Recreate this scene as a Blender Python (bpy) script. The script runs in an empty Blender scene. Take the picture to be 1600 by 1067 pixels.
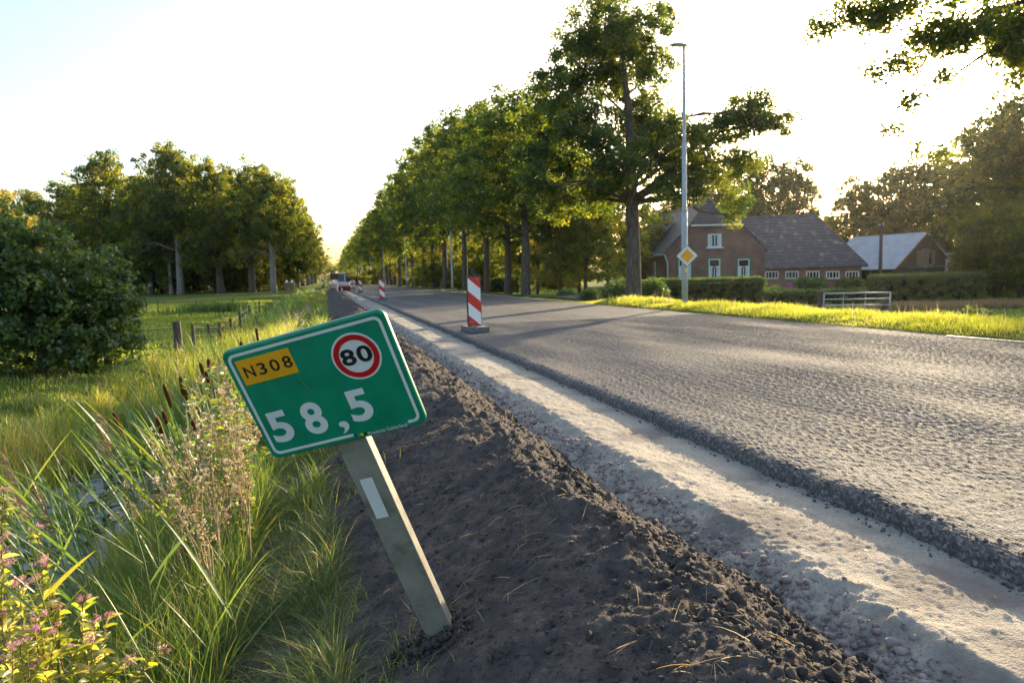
import bpy, math, random
import numpy as np
from mathutils import Matrix, Vector

# ------------------------------------------------------------------ camera, sky, sun, exposure
scn = bpy.context.scene
F = 1067.0
CAM = np.array([0, 0, 1.15])
M = np.array([[0.9639, 0.0517, -0.2612], [-0.2643, 0.0858, -0.9606], [0, 0, 0]])   # recomputed below
def _cam_axes():
    d = lambda x, y: np.array([x - 800, 533.5 - y, -F])
    y = d(508., 438.); y = y / np.linalg.norm(y)
    b = d(608., 438. - 2.8)
    up = np.cross(b, y); up /= np.linalg.norm(up)
    return np.array([np.cross(y, up), y, up])
M = _cam_axes()
def P(px, py, depth):                    # world point seen at a photo pixel, at a distance along the lens axis
    return CAM + M @ np.array([px - 800, 533.5 - py, -F]) * depth / F
def onz(px, py, z):
    r = M @ np.array([px - 800, 533.5 - py, -F])
    return CAM + r * (z - CAM[2]) / r[2]

cd = bpy.data.cameras.new("camera")
cam = bpy.data.objects.new("camera", cd)
scn.collection.objects.link(cam)
m4 = Matrix([[*M[0], CAM[0]], [*M[1], CAM[1]], [*M[2], CAM[2]], [0, 0, 0, 1]])
cam.matrix_world = m4
cd.sensor_width = 36.0; cd.lens = 36.0 * F / 1600.0
cd.clip_start = 0.05; cd.clip_end = 5000
cd.dof.use_dof = True; cd.dof.focus_distance = 2.0; cd.dof.aperture_fstop = 8.0
scn.camera = cam

SUN_AZ, SUN_EL = 47.0, 11.5
w = bpy.data.worlds.new("World"); scn.world = w; w.use_nodes = True
wn = w.node_tree; wn.nodes.clear()
sky = wn.nodes.new('ShaderNodeTexSky'); sky.sky_type = 'NISHITA'; sky.sun_disc = False
sky.sun_elevation = math.radians(SUN_EL); sky.sun_rotation = math.radians(SUN_AZ)
sky.air_density = 1.0; sky.dust_density = 3.5; sky.ozone_density = 1.2; sky.altitude = 0
bg = wn.nodes.new('ShaderNodeBackground'); bg.inputs['Strength'].default_value = 0.15
wo = wn.nodes.new('ShaderNodeOutputWorld')
wn.links.new(sky.outputs[0], bg.inputs[0]); wn.links.new(bg.outputs[0], wo.inputs[0])
sd = bpy.data.lights.new("sun", 'SUN'); sd.energy = 4.5; sd.angle = math.radians(0.6); sd.color = (1.0, 0.80, 0.52)
sun = bpy.data.objects.new("sun", sd); scn.collection.objects.link(sun)
a, e = math.radians(SUN_AZ), math.radians(SUN_EL)
sdir = Vector((math.sin(a) * math.cos(e), math.cos(a) * math.cos(e), math.sin(e)))
sun.rotation_euler = sdir.to_track_quat('Z', 'Y').to_euler(); sun.location = sdir * 50
scn.view_settings.view_transform = 'Standard'; scn.view_settings.look = 'None'
scn.view_settings.gamma = 1; scn.view_settings.use_curve_mapping = False
scn.view_settings.exposure = 1.68
scn.cycles.max_bounces = 8; scn.cycles.transparent_max_bounces = 8
scn.cycles.diffuse_bounces = 3; scn.cycles.glossy_bounces = 2; scn.cycles.transmission_bounces = 4
scn.cycles.sample_clamp_indirect = 6

HAZE = .00006
# ------------------------------------------------------------------ helpers
COL = scn.collection
rng = np.random.default_rng(7)

def _hash(ix, iy, s):
    h = (ix.astype(np.int64) * 374761393 + iy.astype(np.int64) * 668265263 + s * 1442695041) & 0x7fffffff
    h = ((h ^ (h >> 13)) * 1274126177) & 0x7fffffff
    return ((h ^ (h >> 16)) & 0xffff) / 65535.0
def vn(x, y, s=0):
    x = np.asarray(x, float); y = np.asarray(y, float)
    ix = np.floor(x); iy = np.floor(y); fx = x - ix; fy = y - iy
    fx = fx * fx * (3 - 2 * fx); fy = fy * fy * (3 - 2 * fy)
    a = _hash(ix, iy, s); b = _hash(ix + 1, iy, s); c = _hash(ix, iy + 1, s); d = _hash(ix + 1, iy + 1, s)
    return (a * (1 - fx) + b * fx) * (1 - fy) + (c * (1 - fx) + d * fx) * fy - 0.5
def fbm(x, y, s=0, o=4):
    t = 0; k = 1.0
    for i in range(o):
        t = t + vn(x, y, s + i * 17) * k
        x = x * 2.03 + 5.1; y = y * 2.03 + 1.7; k *= 0.5
    return t

def props(o, label=None, cat=None, group=None, kind=None):
    if label: o["label"] = label
    if cat: o["category"] = cat
    if group: o["group"] = group
    if kind: o["kind"] = kind
    return o

def mesh_np(name, V, faces, mat=None, parent=None, smooth=False, tint=None, loc=None):
    """V (N,3); faces: (M,k) array or list of such arrays or python lists"""
    me = bpy.data.meshes.new(name)
    V = np.asarray(V, np.float32)
    fl = faces if isinstance(faces, list) else [faces]
    if fl and not isinstance(fl[0], np.ndarray):
        me.from_pydata([tuple(map(float, v)) for v in V], [], [tuple(int(i) for i in f) for f in fl])
    else:
        loops = np.concatenate([f.ravel() for f in fl]).astype(np.int32)
        tot = np.concatenate([np.full(len(f), f.shape[1]) for f in fl]).astype(np.int32)
        st = np.concatenate([[0], np.cumsum(tot)[:-1]]).astype(np.int32)
        me.vertices.add(len(V)); me.loops.add(len(loops)); me.polygons.add(len(tot))
        me.vertices.foreach_set("co", V.ravel())
        me.loops.foreach_set("vertex_index", loops)
        me.polygons.foreach_set("loop_start", st)
        me.polygons.foreach_set("loop_total", tot)
        me.update(calc_edges=True)
    if tint is not None:
        at = me.attributes.new("tint", 'FLOAT', 'POINT')
        at.data.foreach_set("value", np.asarray(tint, np.float32))
    if smooth:
        me.polygons.foreach_set("use_smooth", np.ones(len(me.polygons), bool))
    me.validate()
    o = bpy.data.objects.new(name, me)
    if mat:
        for mm in (mat if isinstance(mat, (list, tuple)) else [mat]): me.materials.append(mm)
    COL.objects.link(o)
    if parent: o.parent = parent
    if loc is not None: o.location = loc
    return o

def empty(name, loc=(0, 0, 0), rz=0.0, **k):
    o = bpy.data.objects.new(name, None); COL.objects.link(o)
    o.location = tuple(float(v) for v in loc); o.rotation_euler = (0, 0, rz); o.empty_display_size = 0.1
    props(o, **k); return o

def copy_thing(src, loc, rz=0.0, scale=(1, 1, 1), label=None):
    r = src.copy(); COL.objects.link(r)
    r.location = tuple(float(v) for v in loc); r.rotation_euler = (0, 0, rz); r.scale = scale
    if label: r["label"] = label
    for ch in list(src.children):
        c = ch.copy(); COL.objects.link(c); c.parent = r
        for g in list(ch.children):
            d = g.copy(); COL.objects.link(d); d.parent = c
    return r

class MB:
    def __init__(s): s.v = []; s.f = []
    def add(s, vs, fs):
        n = len(s.v); s.v += [tuple(map(float, v)) for v in vs]; s.f += [tuple(n + i for i in f) for f in fs]; return s
    def box(s, c, d, R=None):
        x, y, z = d[0] / 2, d[1] / 2, d[2] / 2
        vs = [(-x, -y, -z), (x, -y, -z), (x, y, -z), (-x, y, -z), (-x, -y, z), (x, -y, z), (x, y, z), (-x, y, z)]
        if R is not None: vs = [tuple(R @ np.array(v)) for v in vs]
        vs = [(v[0] + c[0], v[1] + c[1], v[2] + c[2]) for v in vs]
        return s.add(vs, [(0, 3, 2, 1), (4, 5, 6, 7), (0, 1, 5, 4), (1, 2, 6, 5), (2, 3, 7, 6), (3, 0, 4, 7)])
    def tube(s, pts, rad, n=8, caps=True):
        pts = [np.array(p, float) for p in pts]
        if not hasattr(rad, '__len__'): rad = [rad] * len(pts)
        rings = []
        up = None
        for i, p in enumerate(pts):
            t = (pts[min(i + 1, len(pts) - 1)] - pts[max(i - 1, 0)]); t = t / (np.linalg.norm(t) + 1e-9)
            if up is None: up = np.array([1., 0, 0]) if abs(t[0]) < .8 else np.array([0, 1., 0])
            u = np.cross(t, up); u /= np.linalg.norm(u) + 1e-9; v2 = np.cross(t, u); up = np.cross(u, t)
            rings.append([p + rad[i] * (math.cos(2 * math.pi * k / n) * u + math.sin(2 * math.pi * k / n) * v2) for k in range(n)])
        vs = [q for r in rings for q in r]; fs = []
        for i in range(len(pts) - 1):
            for k in range(n):
                a0 = i * n + k; b0 = i * n + (k + 1) % n
                fs.append((a0, b0, b0 + n, a0 + n))
        if caps: fs.append(tuple(range(n))[::-1]); fs.append(tuple((len(pts) - 1) * n + k for k in range(n)))
        return s.add(vs, fs)
    def prism(s, poly, y0, y1, ax='y'):      # polygon in (x,z) extruded along y, or (x,y) extruded along z
        n = len(poly)
        if ax == 'y': vs = [(p[0], y0, p[1]) for p in poly] + [(p[0], y1, p[1]) for p in poly]
        elif ax == 'z': vs = [(p[0], p[1], y0) for p in poly] + [(p[0], p[1], y1) for p in poly]
        else: vs = [(y0, p[0], p[1]) for p in poly] + [(y1, p[0], p[1]) for p in poly]
        fs = [tuple(range(n)), tuple(range(2 * n - 1, n - 1, -1))] + [(i, i + n, (i + 1) % n + n, (i + 1) % n) for i in range(n)]
        return s.add(vs, fs)
    def build(s, name, mat, parent=None, smooth=False, bevel=0, T=None):
        v = np.array(s.v)
        if T is not None: v = v @ np.array(T[0]).T + np.array(T[1])
        me = bpy.data.meshes.new(name); me.from_pydata([tuple(map(float, q)) for q in v], [], s.f); me.update()
        o = bpy.data.objects.new(name, me); COL.objects.link(o)
        for mm in (mat if isinstance(mat, (list, tuple)) else [mat]): me.materials.append(mm)
        if smooth: me.polygons.foreach_set("use_smooth", np.ones(len(me.polygons), bool))
        if bevel:
            b = o.modifiers.new("b", 'BEVEL'); b.width = bevel; b.segments = 2; b.limit_method = 'ANGLE'; b.angle_limit = math.radians(40)
        import bmesh
        bm = bmesh.new(); bm.from_mesh(me); bmesh.ops.recalc_face_normals(bm, faces=bm.faces); bm.to_mesh(me); bm.free()
        if parent: o.parent = parent
        return o

# ------------------------------------------------------------------ materials
def newmat(name):
    m = bpy.data.materials.new(name); m.use_nodes = True; m.node_tree.nodes.clear(); return m, m.node_tree
def N(nt, t, **k):
    n = nt.nodes.new(t)
    for a, v in k.items():
        if a.startswith('i_'): n.inputs[int(a[2:]) if a[2:].isdigit() else a[2:].replace('_', ' ')].default_value = v
        else: setattr(n, a, v)
    return n
def ramp(nt, stops, fac=None):
    r = nt.nodes.new('ShaderNodeValToRGB'); e = r.color_ramp.elements
    while len(e) < len(stops): e.new(0.5)
    for i, (p, c) in enumerate(stops):
        e[i].position = p; e[i].color = (*c, 1)
    if fac is not None: nt.links.new(fac, r.inputs[0])
    return r
def surf(name, stops, scale=5.0, rough=0.8, bump=0.0, bscale=None, bdist=0.01, detail=6, metal=0.0, spec=0.3, coord='Object', stretch=None, mix2=None):
    """noise-coloured principled surface with bump"""
    m, nt = newmat(name); L = nt.links.new
    tc = N(nt, 'ShaderNodeTexCoord'); co = tc.outputs[coord]
    if stretch:
        mp = N(nt, 'ShaderNodeMapping'); mp.inputs['Scale'].default_value = stretch; L(co, mp.inputs[0]); co = mp.outputs[0]
    n1 = N(nt, 'ShaderNodeTexNoise'); n1.inputs['Scale'].default_value = scale; n1.inputs['Detail'].default_value = detail; n1.inputs['Roughness'].default_value = .65
    L(co, n1.inputs['Vector'])
    r = ramp(nt, stops, n1.outputs[0])
    b = N(nt, 'ShaderNodeBsdfPrincipled'); out = N(nt, 'ShaderNodeOutputMaterial')
    col = r.outputs[0]
    if mix2:                                   # a second colour in large patches: (scale, colour, threshold)
        n3 = N(nt, 'ShaderNodeTexNoise'); n3.inputs['Scale'].default_value = mix2[0]; n3.inputs['Detail'].default_value = 5; L(co, n3.inputs['Vector'])
        r3 = ramp(nt, [(mix2[2] - .06, (0, 0, 0)), (mix2[2] + .06, (1, 1, 1))], n3.outputs[0])
        mx = N(nt, 'ShaderNodeMixRGB'); L(r3.outputs[0], mx.inputs[0]); L(col, mx.inputs[1]); mx.inputs[2].default_value = (*mix2[1], 1); col = mx.outputs[0]
    L(col, b.inputs['Base Color'])
    b.inputs['Roughness'].default_value = rough; b.inputs['Metallic'].default_value = metal
    b.inputs['Specular IOR Level'].default_value = spec
    if bump:
        n2 = N(nt, 'ShaderNodeTexNoise'); n2.inputs['Scale'].default_value = bscale or scale * 4; n2.inputs['Detail'].default_value = 8
        L(co, n2.inputs['Vector'])
        bp = N(nt, 'ShaderNodeBump'); bp.inputs['Strength'].default_value = bump; bp.inputs['Distance'].default_value = bdist
        L(n2.outputs[0], bp.inputs['Height']); L(bp.outputs[0], b.inputs['Normal'])
    L(b.outputs[0], out.inputs[0]); return m
def leafmat(name, stops, tstops, trans=0.45, gloss=0.06, rough=0.45):
    m, nt = newmat(name); L = nt.links.new
    at = N(nt, 'ShaderNodeAttribute'); at.attribute_name = "tint"
    r1 = ramp(nt, stops, at.outputs['Fac']); r2 = ramp(nt, tstops, at.outputs['Fac'])
    d = N(nt, 'ShaderNodeBsdfDiffuse'); t = N(nt, 'ShaderNodeBsdfTranslucent'); g = N(nt, 'ShaderNodeBsdfGlossy')
    g.inputs['Roughness'].default_value = rough; g.inputs['Color'].default_value = (1, 1, 1, 1)
    L(r1.outputs[0], d.inputs[0]); L(r2.outputs[0], t.inputs[0])
    m1 = N(nt, 'ShaderNodeMixShader'); m1.inputs[0].default_value = trans; L(d.outputs[0], m1.inputs[1]); L(t.outputs[0], m1.inputs[2])
    m2 = N(nt, 'ShaderNodeMixShader'); m2.inputs[0].default_value = gloss; L(m1.outputs[0], m2.inputs[1]); L(g.outputs[0], m2.inputs[2])
    out = N(nt, 'ShaderNodeOutputMaterial'); L(m2.outputs[0], out.inputs[0]); return m
def plain(name, c, rough=0.5, metal=0.0, spec=0.5, var=0.12, scale=8.0, bump=0.05):
    lo = tuple(x * (1 - var) for x in c); hi = tuple(min(1, x * (1 + var)) for x in c)
    return surf(name, [(.3, lo), (.7, hi)], scale=scale, rough=rough, metal=metal, spec=spec, bump=bump, bdist=.002)

G = {}
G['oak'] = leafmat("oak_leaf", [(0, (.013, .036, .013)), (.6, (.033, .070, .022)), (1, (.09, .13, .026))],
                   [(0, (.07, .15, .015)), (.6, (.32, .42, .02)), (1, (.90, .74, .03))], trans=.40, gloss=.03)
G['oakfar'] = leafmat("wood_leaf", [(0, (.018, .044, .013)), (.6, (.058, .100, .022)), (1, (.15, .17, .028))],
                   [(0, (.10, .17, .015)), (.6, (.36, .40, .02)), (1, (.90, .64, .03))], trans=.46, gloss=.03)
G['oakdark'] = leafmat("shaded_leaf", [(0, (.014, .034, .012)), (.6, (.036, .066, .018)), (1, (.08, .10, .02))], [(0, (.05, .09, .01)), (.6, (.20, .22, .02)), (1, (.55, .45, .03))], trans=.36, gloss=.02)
G['bush'] = leafmat("bush_leaf", [(0, (.030, .066, .018)), (.6, (.070, .125, .030)), (1, (.15, .20, .05))],
                   [(0, (.08, .16, .02)), (.7, (.22, .34, .03)), (1, (.42, .42, .04))], trans=.38, gloss=.05)
G['goldleaf'] = leafmat("golden_leaf", [(0, (.08, .09, .02)), (.6, (.16, .14, .025)), (1, (.25, .16, .03))],
                   [(0, (.35, .35, .03)), (.6, (.60, .48, .03)), (1, (.75, .40, .03))], trans=.5)
G['grass'] = leafmat("grass_blade", [(0, (.025, .060, .012)), (.5, (.055, .11, .02)), (.8, (.12, .15, .035)), (1, (.30, .24, .10))],
                   [(0, (.12, .24, .02)), (.5, (.32, .44, .03)), (.8, (.60, .58, .06)), (1, (.70, .52, .20))], trans=.45, gloss=.05)
G['verge'] = leafmat("verge_grass_blade", [(0, (.06, .10, .015)), (.5, (.11, .15, .02)), (1, (.28, .23, .08))],
                   [(0, (.36, .46, .02)), (.5, (.62, .66, .03)), (1, (.85, .70, .18))], trans=.55, gloss=.05)
G['reed'] = leafmat("reed_leaf", [(0, (.030, .085, .030)), (.6, (.07, .15, .035)), (1, (.20, .22, .05))],
                   [(0, (.14, .32, .04)), (.6, (.38, .52, .03)), (1, (.70, .62, .05))], trans=.34, gloss=.06, rough=.45)
G['dry'] = leafmat("dry_stem", [(0, (.16, .11, .06)), (.6, (.34, .25, .15)), (1, (.55, .45, .30))],
                   [(0, (.35, .25, .12)), (1, (.80, .66, .42))], trans=.35, gloss=.02)
G['pink'] = leafmat("pink_petal", [(0, (.45, .16, .20)), (.6, (.60, .30, .34)), (1, (.75, .55, .55))],
                   [(0, (.6, .25, .3)), (1, (.85, .6, .6))], trans=.4, gloss=.02)
G['lilac'] = leafmat("lilac_petal", [(0, (.30, .20, .40)), (1, (.55, .42, .62))], [(0, (.4, .25, .5)), (1, (.7, .5, .8))], trans=.4, gloss=.02)
G['down'] = leafmat("thistle_down", [(0, (.55, .45, .36)), (1, (.85, .78, .68))], [(0, (.7, .6, .45)), (1, (.9, .85, .75))], trans=.4, gloss=.02)
G['catbrown'] = surf("cattail_velvet", [(.3, (.055, .016, .006)), (.7, (.13, .035, .012))], scale=60, rough=.95, bump=.4, bscale=300, bdist=.002, spec=.1)
G['bark'] = surf("bark", [(.25, (.045, .036, .030)), (.5, (.11, .09, .075)), (.75, (.20, .175, .15))], scale=3, rough=.95, bump=.8, bscale=9, bdist=.03, stretch=(4, 4, .8), spec=.1)
G['barkgrey'] = surf("pale_bark", [(.25, (.12, .11, .10)), (.75, (.33, .30, .27))], scale=2, rough=.9, bump=.6, bscale=8, bdist=.03, stretch=(3, 3, .8), spec=.1)
G['soil'] = surf("dark_soil", [(.25, (.038, .034, .034)), (.5, (.080, .069, .065)), (.8, (.165, .133, .112))], scale=9, rough=.95, bump=1.0, bscale=95, bdist=.016, detail=10, spec=.15, mix2=(.9, (.105, .088, .076), .60))
G['sand'] = surf("packed_sand", [(.2, (.28, .245, .205)), (.5, (.41, .365, .305)), (.8, (.54, .48, .40))], scale=60, rough=.95, bump=1.0, bscale=110, bdist=.012, detail=8, spec=.1, mix2=(1.6, (.24, .21, .185), .58))
G['stone'] = surf("rubble_stone", [(.2, (.16, .13, .125)), (.5, (.27, .22, .21)), (.8, (.42, .37, .34))], scale=14, rough=.9, bump=.5, bscale=60, bdist=.004, spec=.2)
G['meadow'] = surf("meadow_turf", [(.25, (.045, .085, .015)), (.5, (.080, .125, .022)), (.8, (.15, .17, .04))], scale=1.2, rough=.95, bump=1.0, bscale=30, bdist=.06, detail=9, spec=.05, mix2=(.12, (.14, .15, .04), .56))
G['brick'] = None

def road_material():
    m, nt = newmat("milled_asphalt"); L = nt.links.new
    tc = N(nt, 'ShaderNodeTexCoord')
    b = N(nt, 'ShaderNodeBsdfPrincipled'); out = N(nt, 'ShaderNodeOutputMaterial')
    v = N(nt, 'ShaderNodeTexVoronoi'); v.inputs['Scale'].default_value = 75; L(tc.outputs['Object'], v.inputs['Vector'])
    sp = N(nt, 'ShaderNodeSeparateColor'); L(v.outputs['Color'], sp.inputs[0])
    r = ramp(nt, [(.0, (.070, .070, .073)), (.55, (.112, .110, .112)), (.85, (.165, .16, .16)), (1, (.28, .27, .26))], sp.outputs[0])
    n = N(nt, 'ShaderNodeTexNoise'); n.inputs['Scale'].default_value = .35; n.inputs['Detail'].default_value = 6
    mp = N(nt, 'ShaderNodeMapping'); mp.inputs['Scale'].default_value = (3.5, .25, 1); L(tc.outputs['Object'], mp.inputs[0]); L(mp.outputs[0], n.inputs['Vector'])
    r2 = ramp(nt, [(.3, (.72, .72, .74)), (.7, (1.25, 1.2, 1.15))], n.outputs[0])
    mx = N(nt, 'ShaderNodeMixRGB', blend_type='MULTIPLY'); mx.inputs[0].default_value = 1; L(r.outputs[0], mx.inputs[1]); L(r2.outputs[0], mx.inputs[2])
    L(mx.outputs[0], b.inputs['Base Color'])
    b.inputs['Roughness'].default_value = .80; b.inputs['Specular IOR Level'].default_value = .09
    v2 = N(nt, 'ShaderNodeTexVoronoi'); v2.inputs['Scale'].default_value = 110; L(tc.outputs['Object'], v2.inputs['Vector'])
    n2 = N(nt, 'ShaderNodeTexNoise'); n2.inputs['Scale'].default_value = 28; n2.inputs['Detail'].default_value = 8; L(tc.outputs['Object'], n2.inputs['Vector'])
    ad = N(nt, 'ShaderNodeMath', operation='ADD'); L(v2.outputs['Distance'], ad.inputs[0]); L(n2.outputs[0], ad.inputs[1])
    bp = N(nt, 'ShaderNodeBump'); bp.inputs['Strength'].default_value = .5; bp.inputs['Distance'].default_value = .004
    L(ad.outputs[0], bp.inputs['Height']); L(bp.outputs[0], b.inputs['Normal'])
    L(b.outputs[0], out.inputs[0]); return m
G['road'] = road_material()

# ------------------------------------------------------------------ terrain
def gz(x, y):
    x = np.asarray(x, float); y = np.asarray(y, float)
    wob = 0.12 * vn(y * .35, x * 0 + 3, 5) * 2
    xs = x + np.where(x < 0, wob, 0)
    z = np.interp(xs, [-400, -5.2, -4.0, -3.3, -2.75, -2.15, -1.8, -.9, -.05, .3, 2.0, 2.4, 9.3, 9.55, 10.1, 11.2, 12.2, 14, 18, 400],
                      [-.38, -.38, -.42, -.80, -1.25, -1.25, -1.0, -.60, -.22, -.34, -.36, -.34, -.30, -.02, .05, .06, -.12, -.34, -.6, -.6])
    z = np.where((x < -.9) & (x > -4), np.maximum(z, -1.25 + .75 * np.clip((y - 38) / 12, 0, 1)), z)
    near = np.clip((27 - y) / 3, 0, 1)
    z = z + near * np.interp(x, [9.5, 10.4, 11.6, 12.8], [0, .03, .06, 0])
    far = 1 - near
    z = np.where((x > 9.55) & (x < 16), z - far * np.interp(x, [9.55, 9.9, 12.6, 16], [0, .14, .10, 0]), z)
    z = z + np.where((x < -.2) | (x > 9.7), .05 * fbm(x * .8, y * .8, 3, 3), 0)
    z = z + np.where(np.abs(x) > 14, .25 * fbm(x * .03, y * .03, 9, 2), 0)
    return z

def grid(name, xs, ys, zf, mat, xf=None, parent=None, smooth=True, **k):
    X, Y = np.meshgrid(xs, ys); Z = zf(X, Y)
    if xf is not None: X = X + xf(X, Y)
    V = np.stack([X, Y, Z], -1).reshape(-1, 3)
    nx, ny = len(xs), len(ys)
    i = (np.arange(ny - 1)[:, None] * nx + np.arange(nx - 1)[None, :]).ravel()
    Fq = np.stack([i, i + 1, i + 1 + nx, i + nx], 1)
    return mesh_np(name, V, Fq, mat, parent, smooth, **k)

def geo(a, b, step0, k):
    out = [a]
    while out[-1] < b: out.append(out[-1] + max(step0, out[-1] * k))
    return np.array(out)

xs = np.concatenate([-np.geomspace(900, 5.3, 60), np.arange(-5.2, 0.6, .08), [1, 1.5, 2, 2.4, 6, 9.2], np.arange(9.4, 19, .15), np.geomspace(19.2, 900, 60)])
ys = np.concatenate([np.arange(-40, 0, 4), np.arange(0, 10, .15), geo(10, 1800, .25, .02)])
props(grid("ground", xs, ys, gz, G['meadow']), kind="structure")

# ditch water
m, nt = newmat("ditch_water"); L = nt.links.new
tc = N(nt, 'ShaderNodeTexCoord'); n = N(nt, 'ShaderNodeTexNoise'); n.inputs['Scale'].default_value = 5; n.inputs['Detail'].default_value = 8; L(tc.outputs['Object'], n.inputs['Vector'])
n2 = N(nt, 'ShaderNodeTexVoronoi'); n2.inputs['Scale'].default_value = 90; L(tc.outputs['Object'], n2.inputs['Vector'])
rr = ramp(nt, [(.42, (0, 0, 0)), (.5, (1, 1, 1))], n.outputs[0])
b1 = N(nt, 'ShaderNodeBsdfPrincipled'); b1.inputs['Base Color'].default_value = (.02, .022, .018, 1); b1.inputs['Roughness'].default_value = .06
r4 = ramp(nt, [(0, (.16, .19, .17)), (1, (.32, .35, .36))], n2.outputs['Distance'])
b2 = N(nt, 'ShaderNodeBsdfPrincipled'); L(r4.outputs[0], b2.inputs['Base Color']); b2.inputs['Roughness'].default_value = .35
bp = N(nt, 'ShaderNodeBump'); bp.inputs['Strength'].default_value = .5; bp.inputs['Distance'].default_value = .004; L(n2.outputs['Distance'], bp.inputs['Height']); L(bp.outputs[0], b2.inputs['Normal'])
mx = N(nt, 'ShaderNodeMixShader'); L(rr.outputs[0], mx.inputs[0]); L(b1.outputs[0], mx.inputs[1]); L(b2.outputs[0], mx.inputs[2])
out = N(nt, 'ShaderNodeOutputMaterial'); L(mx.outputs[0], out.inputs[0]); G['water'] = m
props(grid("ditch_water", np.array([-3.7, -2.5, -1.4]), np.linspace(-10, 44, 9), lambda x, y: x * 0 - 1.0, G['water']), kind="structure")

# road: milled asphalt, real grooves near the camera
def edge_w(Y): return .035 * fbm(Y * 3.0, Y * 0 + 2, 21, 4) + .02 * vn(Y * 14, Y * 0, 4)
def milled(X, Y):
    pit = .023
    u = X / pit + 1.6 * vn(Y * .5, X * .3, 31) + .30 * vn(Y * 6, X * 2, 32); i = np.floor(u); f = u - i
    ph = Y / .11 + i * .34 + 1.6 * vn(i * .73, Y * 2.2, 8)
    ridge = np.abs(f - .5) * 2
    tooth = .5 + .5 * np.cos(2 * np.pi * ph)
    amp = .55 + 1.1 * np.clip(vn(X * 1.4, Y * .5, 77) + .4, 0, 1)
    h = (.0080 * ridge ** 1.3 * (.7 + .3 * tooth) + .0018 * tooth) * amp
    h = h + .0030 * fbm(X * 34, Y * 30, 12, 3) + .010 * fbm(X * 2.2, Y * .6, 14, 3)
    return h - .009
def road_sheet(name, xs, ys, fine):
    X, Y = np.meshgrid(xs, ys)
    Z = milled(X, Y) if fine else .010 * fbm(X * 2.2, Y * .6, 14, 3) - .006 + .012 * fbm(X * 14, Y * 7, 12, 2)
    Z = Z - .018 * np.clip(1 - (X - 2.55) / .10, 0, 1) ** 2
    X = X + edge_w(Y) * np.clip(1 - (X - 2.55) / .5, 0, 1)
    # broken vertical edge down to the trench
    k = 5
    ex = np.repeat(X[:, :1], k, 1) + np.linspace(-.022, -.004, k)[None, :] ; ez = np.linspace(-.22, -.025, k)[None, :] + Z[:, :1]
    YY = np.repeat(Y[:, :1], k, 1)
    ex = ex + .012 * fbm(YY * 16, ez * 30, 41, 3)
    X = np.concatenate([ex, X], 1); Y = np.concatenate([YY, Y], 1); Z = np.concatenate([ez, Z], 1)
    V = np.stack([X, Y, Z], -1).reshape(-1, 3); nx = X.shape[1]; ny = X.shape[0]
    i = (np.arange(ny - 1)[:, None] * nx + np.arange(nx - 1)[None, :]).ravel()
    return V, np.stack([i, i + 1, i + 1 + nx, i + nx], 1)
ya = np.concatenate([np.arange(.8, 4.0, .011), geo(4.0, 16, .011, .0042)])
xa = np.concatenate([np.arange(2.55, 9.62, .0083)])
V1, F1 = road_sheet("road", xa, ya, True)
yb = np.concatenate([[ya[-1]], geo(ya[-1] + .05, 1500, .08, .012)])
V2, F2 = road_sheet("road", np.linspace(2.55, 9.62, 190), yb, False)
yc = np.arange(-30, .81, .4)
V0, F0 = road_sheet("road", np.linspace(2.55, 9.62, 20), yc, False)
V = np.concatenate([V0, V1, V2]); FF = np.concatenate([F0, F1 + len(V0), F2 + len(V0) + len(V1)])
props(mesh_np("road", V, FF, G['road'], smooth=True), kind="structure")
G['line'] = surf("worn_line_paint", [(.35, (.20, .19, .18)), (.5, (.62, .61, .58))], scale=6, rough=.7, spec=.2)
for (x0, x1, y0, y1) in ((9.44, 9.50, 6, 8.6), (9.30, 9.42, 29, 44)):
    props(grid("edge_line", np.linspace(x0, x1, 3), np.linspace(y0, y1, 40), lambda x, y: .012 + .010 * fbm(x * 2.2, y * .6, 14, 3) + .002, G['line'], xf=lambda x, y: .01 * vn(y * 3, x * 9, 2)), kind="structure")

# bike path behind the verge
G['path'] = surf("path_asphalt", [(.3, (.13, .12, .125)), (.7, (.22, .20, .20))], scale=40, rough=.8, bump=.4, bscale=120, bdist=.004)
pth = [(18, 20, 21), (14.5, 23, 0), (12.6, 27, 0), (11.9, 32, 0), (11.8, 45, 0), (11.8, 90, 0), (11.8, 300, 0), (11.8, 900, 0)]
vs = []; fs = []
pp = np.array([(p[0], p[1]) for p in pth]); tt = np.linspace(0, 1, 120) ** 2
seg = np.linspace(0, len(pp) - 1, 140); cx = np.interp(seg, range(len(pp)), pp[:, 0]); cy = np.interp(seg, range(len(pp)), pp[:, 1])
for i in range(len(seg)):
    t = np.array([cx[min(i + 1, 139)] - cx[max(i - 1, 0)], cy[min(i + 1, 139)] - cy[max(i - 1, 0)]]); t /= np.linalg.norm(t); nrm = np.array([t[1], -t[0]])
    for s in (-1.05, -.35, .35, 1.05):
        q = np.array([cx[i], cy[i]]) + nrm * s; vs.append((q[0], q[1], float(gz(q[0], q[1])) + .05))
for i in range(139):
    for k in range(3): fs.append((i * 4 + k, i * 4 + k + 1, i * 4 + k + 5, i * 4 + k + 4))
props(mesh_np("bike_path", np.array(vs), np.array(fs), G['path'], smooth=True), kind="structure")

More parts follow.
